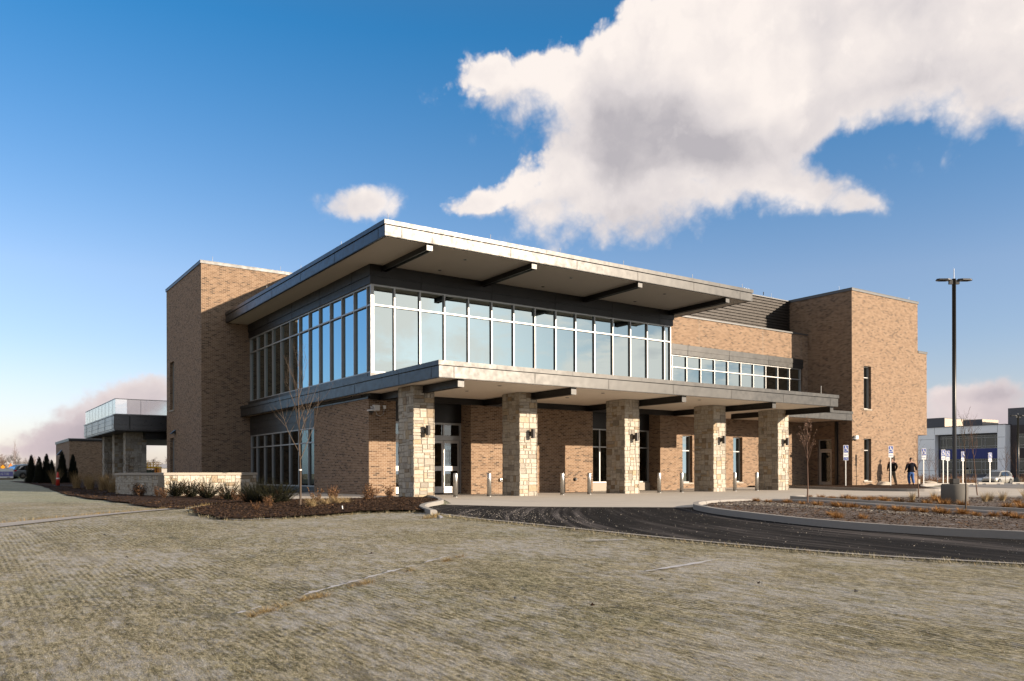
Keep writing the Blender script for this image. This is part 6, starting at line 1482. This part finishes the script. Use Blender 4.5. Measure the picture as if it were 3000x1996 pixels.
fringe('straw_seam', [(5.2, 22.2), (5.7, 22.9), (6.1, 23.5)], 700, .16, .07, .2, .006, 'orange_straw', .14)
fringe('straw_seam', [(8.4, 15.4), (8.9, 15.9), (9.1, 16.2)], 500, .09, .06, .16, .004, 'orange_straw', .12)
def frost_patch(name, line, w):
    L = smooth_line(line, 6); r = random.Random(len(line)); a = []; b = []
    for i, p in enumerate(L):
        d = (Vector(L[min(i + 1, len(L) - 1)]) - Vector(L[max(i - 1, 0)])).normalized(); nn = Vector((-d.y, d.x)); k = w * max(.12, math.sin(math.pi * (i + .5) / len(L))) * r.uniform(.4, 1.2)
        a.append((p[0] + nn.x * k, p[1] + nn.y * k)); b.append((p[0] - nn.x * k * r.uniform(.2, .7), p[1] - nn.y * k * r.uniform(.2, .7)))
    return sheet(name, a + b[::-1], .022, 'frost', .5, kind='stuff')
for k in range(0, len(SL) - 5, 4):
    if rs.random() < .75: o_ = rs.uniform(-.05, .05); frost_patch('frost', [(p[0] - .03 + o_, p[1] + .04 + o_) for p in SL[k:k + rs.choice((3, 4, 5))]], rs.uniform(.02, .06))
frost_patch('frost', [(6.84, 7.16), (7.35, 7.2), (7.91, 7.27), (8.5, 7.39)], .06); frost_patch('frost', [(8.3, 10.2), (8.7, 9.9), (9.0, 9.75)], .08)
frost_patch('frost', [(4.85, 18.4), (4.95, 17.5), (5.5, 17.28), (6.2, 17.3)], .05); frost_patch('frost', [(8.6, 15.1), (8.9, 15.6), (9.05, 16.0)], .07)
def chips(name, poly, n, s0, s1, dz, mat, zf=None, tone=None, flat=.5):
    P = np.array(poly); lo, hi = P.min(0), P.max(0); q = rng.uniform(lo, hi, (n * 3, 2)); q = q[inside(q, poly)][:n]; n = len(q)
    x, y = q[:, 0], q[:, 1]; z = tzv(x, y) + dz + (np.array([zf(a, b) for a, b in q]) if zf else 0)
    ang = rng.uniform(0, 2 * np.pi, n); s = rng.uniform(s0, s1, n); w = s * rng.uniform(.2, .5, n); e1 = rng.normal(0, flat, n) * s * .5; e2 = rng.normal(0, flat, n) * s * .5
    dx, dy = np.cos(ang) * s, np.sin(ang) * s; px_, py_ = -np.sin(ang) * w, np.cos(ang) * w; h = rng.uniform(.0, .6, n) * s * .5
    a = np.stack([x - dx - px_, y - dy - py_, z + h + e1], 1); b = np.stack([x + dx - px_, y + dy - py_, z + h - e1 + e2], 1); c = np.stack([x + dx * .6 + px_, y + dy * .6 + py_, z + h + .2 * s], 1); d = np.stack([x - dx * .8 + px_, y - dy * .8 + py_, z + h + e2], 1)
    t = rng.beta(1.6, 2.2, n) if tone is None else rng.uniform(tone[0], tone[1], n)
    return tri_cloud(name, np.concatenate([np.stack([a, b, c], 1), np.stack([a, c, d], 1)]), np.concatenate([t, t]), mat)
chips('bark_mulch', B1, 17000, .012, .045, .032, 'mulch_chip', m1)
chips('bark_mulch', B0[:40] + [(9.6, 35.5), (9.5, 29.5), (8.2, 26.6), (7.2, 25.5)], 9000, .015, .055, .05, 'mulch_chip')
chips('bark_mulch', ISL, 9000, .012, .04, .092, 'mulch_chip', tone=(.3, 1))
chips('bark_mulch', ISL2, 5000, .012, .04, .092, 'mulch_chip', tone=(.3, 1))
GR = [(15.9, 14.1), (17.0, 14.6), (18.3, 14.6), (17.9, 12.6), (17.4, 10.8), (17.2, 9.4), (17.2, 7.6), (16.5, 7.5), (16.6, 9.5), (16.9, 11.4), (16.9, 13.2)]
chips('gravel', GR, 5200, .008, .02, .095, 'gravel', tone=(.0, .85), flat=.9)
chips('gravel', [(22, 15.6), (24.3, 15.2), (25.8, 12), (25.5, 8), (22.5, 7.5), (22.2, 11), (21.6, 13)], 3600, .009, .022, .095, 'gravel', tone=(.0, .8), flat=.9)
chips('salt_grains', drive, 1500, .004, .010, .014, 'gravel', tone=(.95, 1.), flat=1.2)
chips('salt_grains', [(9.6, 15.8), (9.6, 13.4), (10.6, 12.2), (11.5, 14), (11.6, 16.5), (10.4, 17.8)], 600, .004, .011, .014, 'gravel', tone=(.95, 1.), flat=1.2)
# a few wind-blown leaves and clods on the straw
for i, (x, y, s) in enumerate(((4.9, 10.6, .05), (4.6, 6.6, .045), (5.0, 5.9, .05), (3.3, 12.4, .045), (2.0, 12.2, .04), (6.6, 6.6, .05), (7.3, 5.8, .045), (7.7, 4.9, .05), (5.9, 8.0, .04), (2.2, 15.6, .05))):
    m = MB(); k = s; m.poly([(-k, 0, .012), (-k * .2, -k * .5, .006), (k, -k * .1, .02)]).poly([(-k, 0, .012), (k, -k * .1, .02), (k * .1, k * .5, .012)]).poly([(-k * .4, k * .3, .004), (k * .5, k * .2, .002), (.0, -k * .3, .03)])
    o = m.build('fallen_leaf', 'bronze_paint' if i % 2 else 'mulch'); o.location = (x, y, tz(x, y) + .015); o.rotation_euler.z = i * 1.3
    tag(o, 'small dark curled leaf lying alone on the straw lawn', 'leaf', 'dark fallen leaves on the straw lawn')
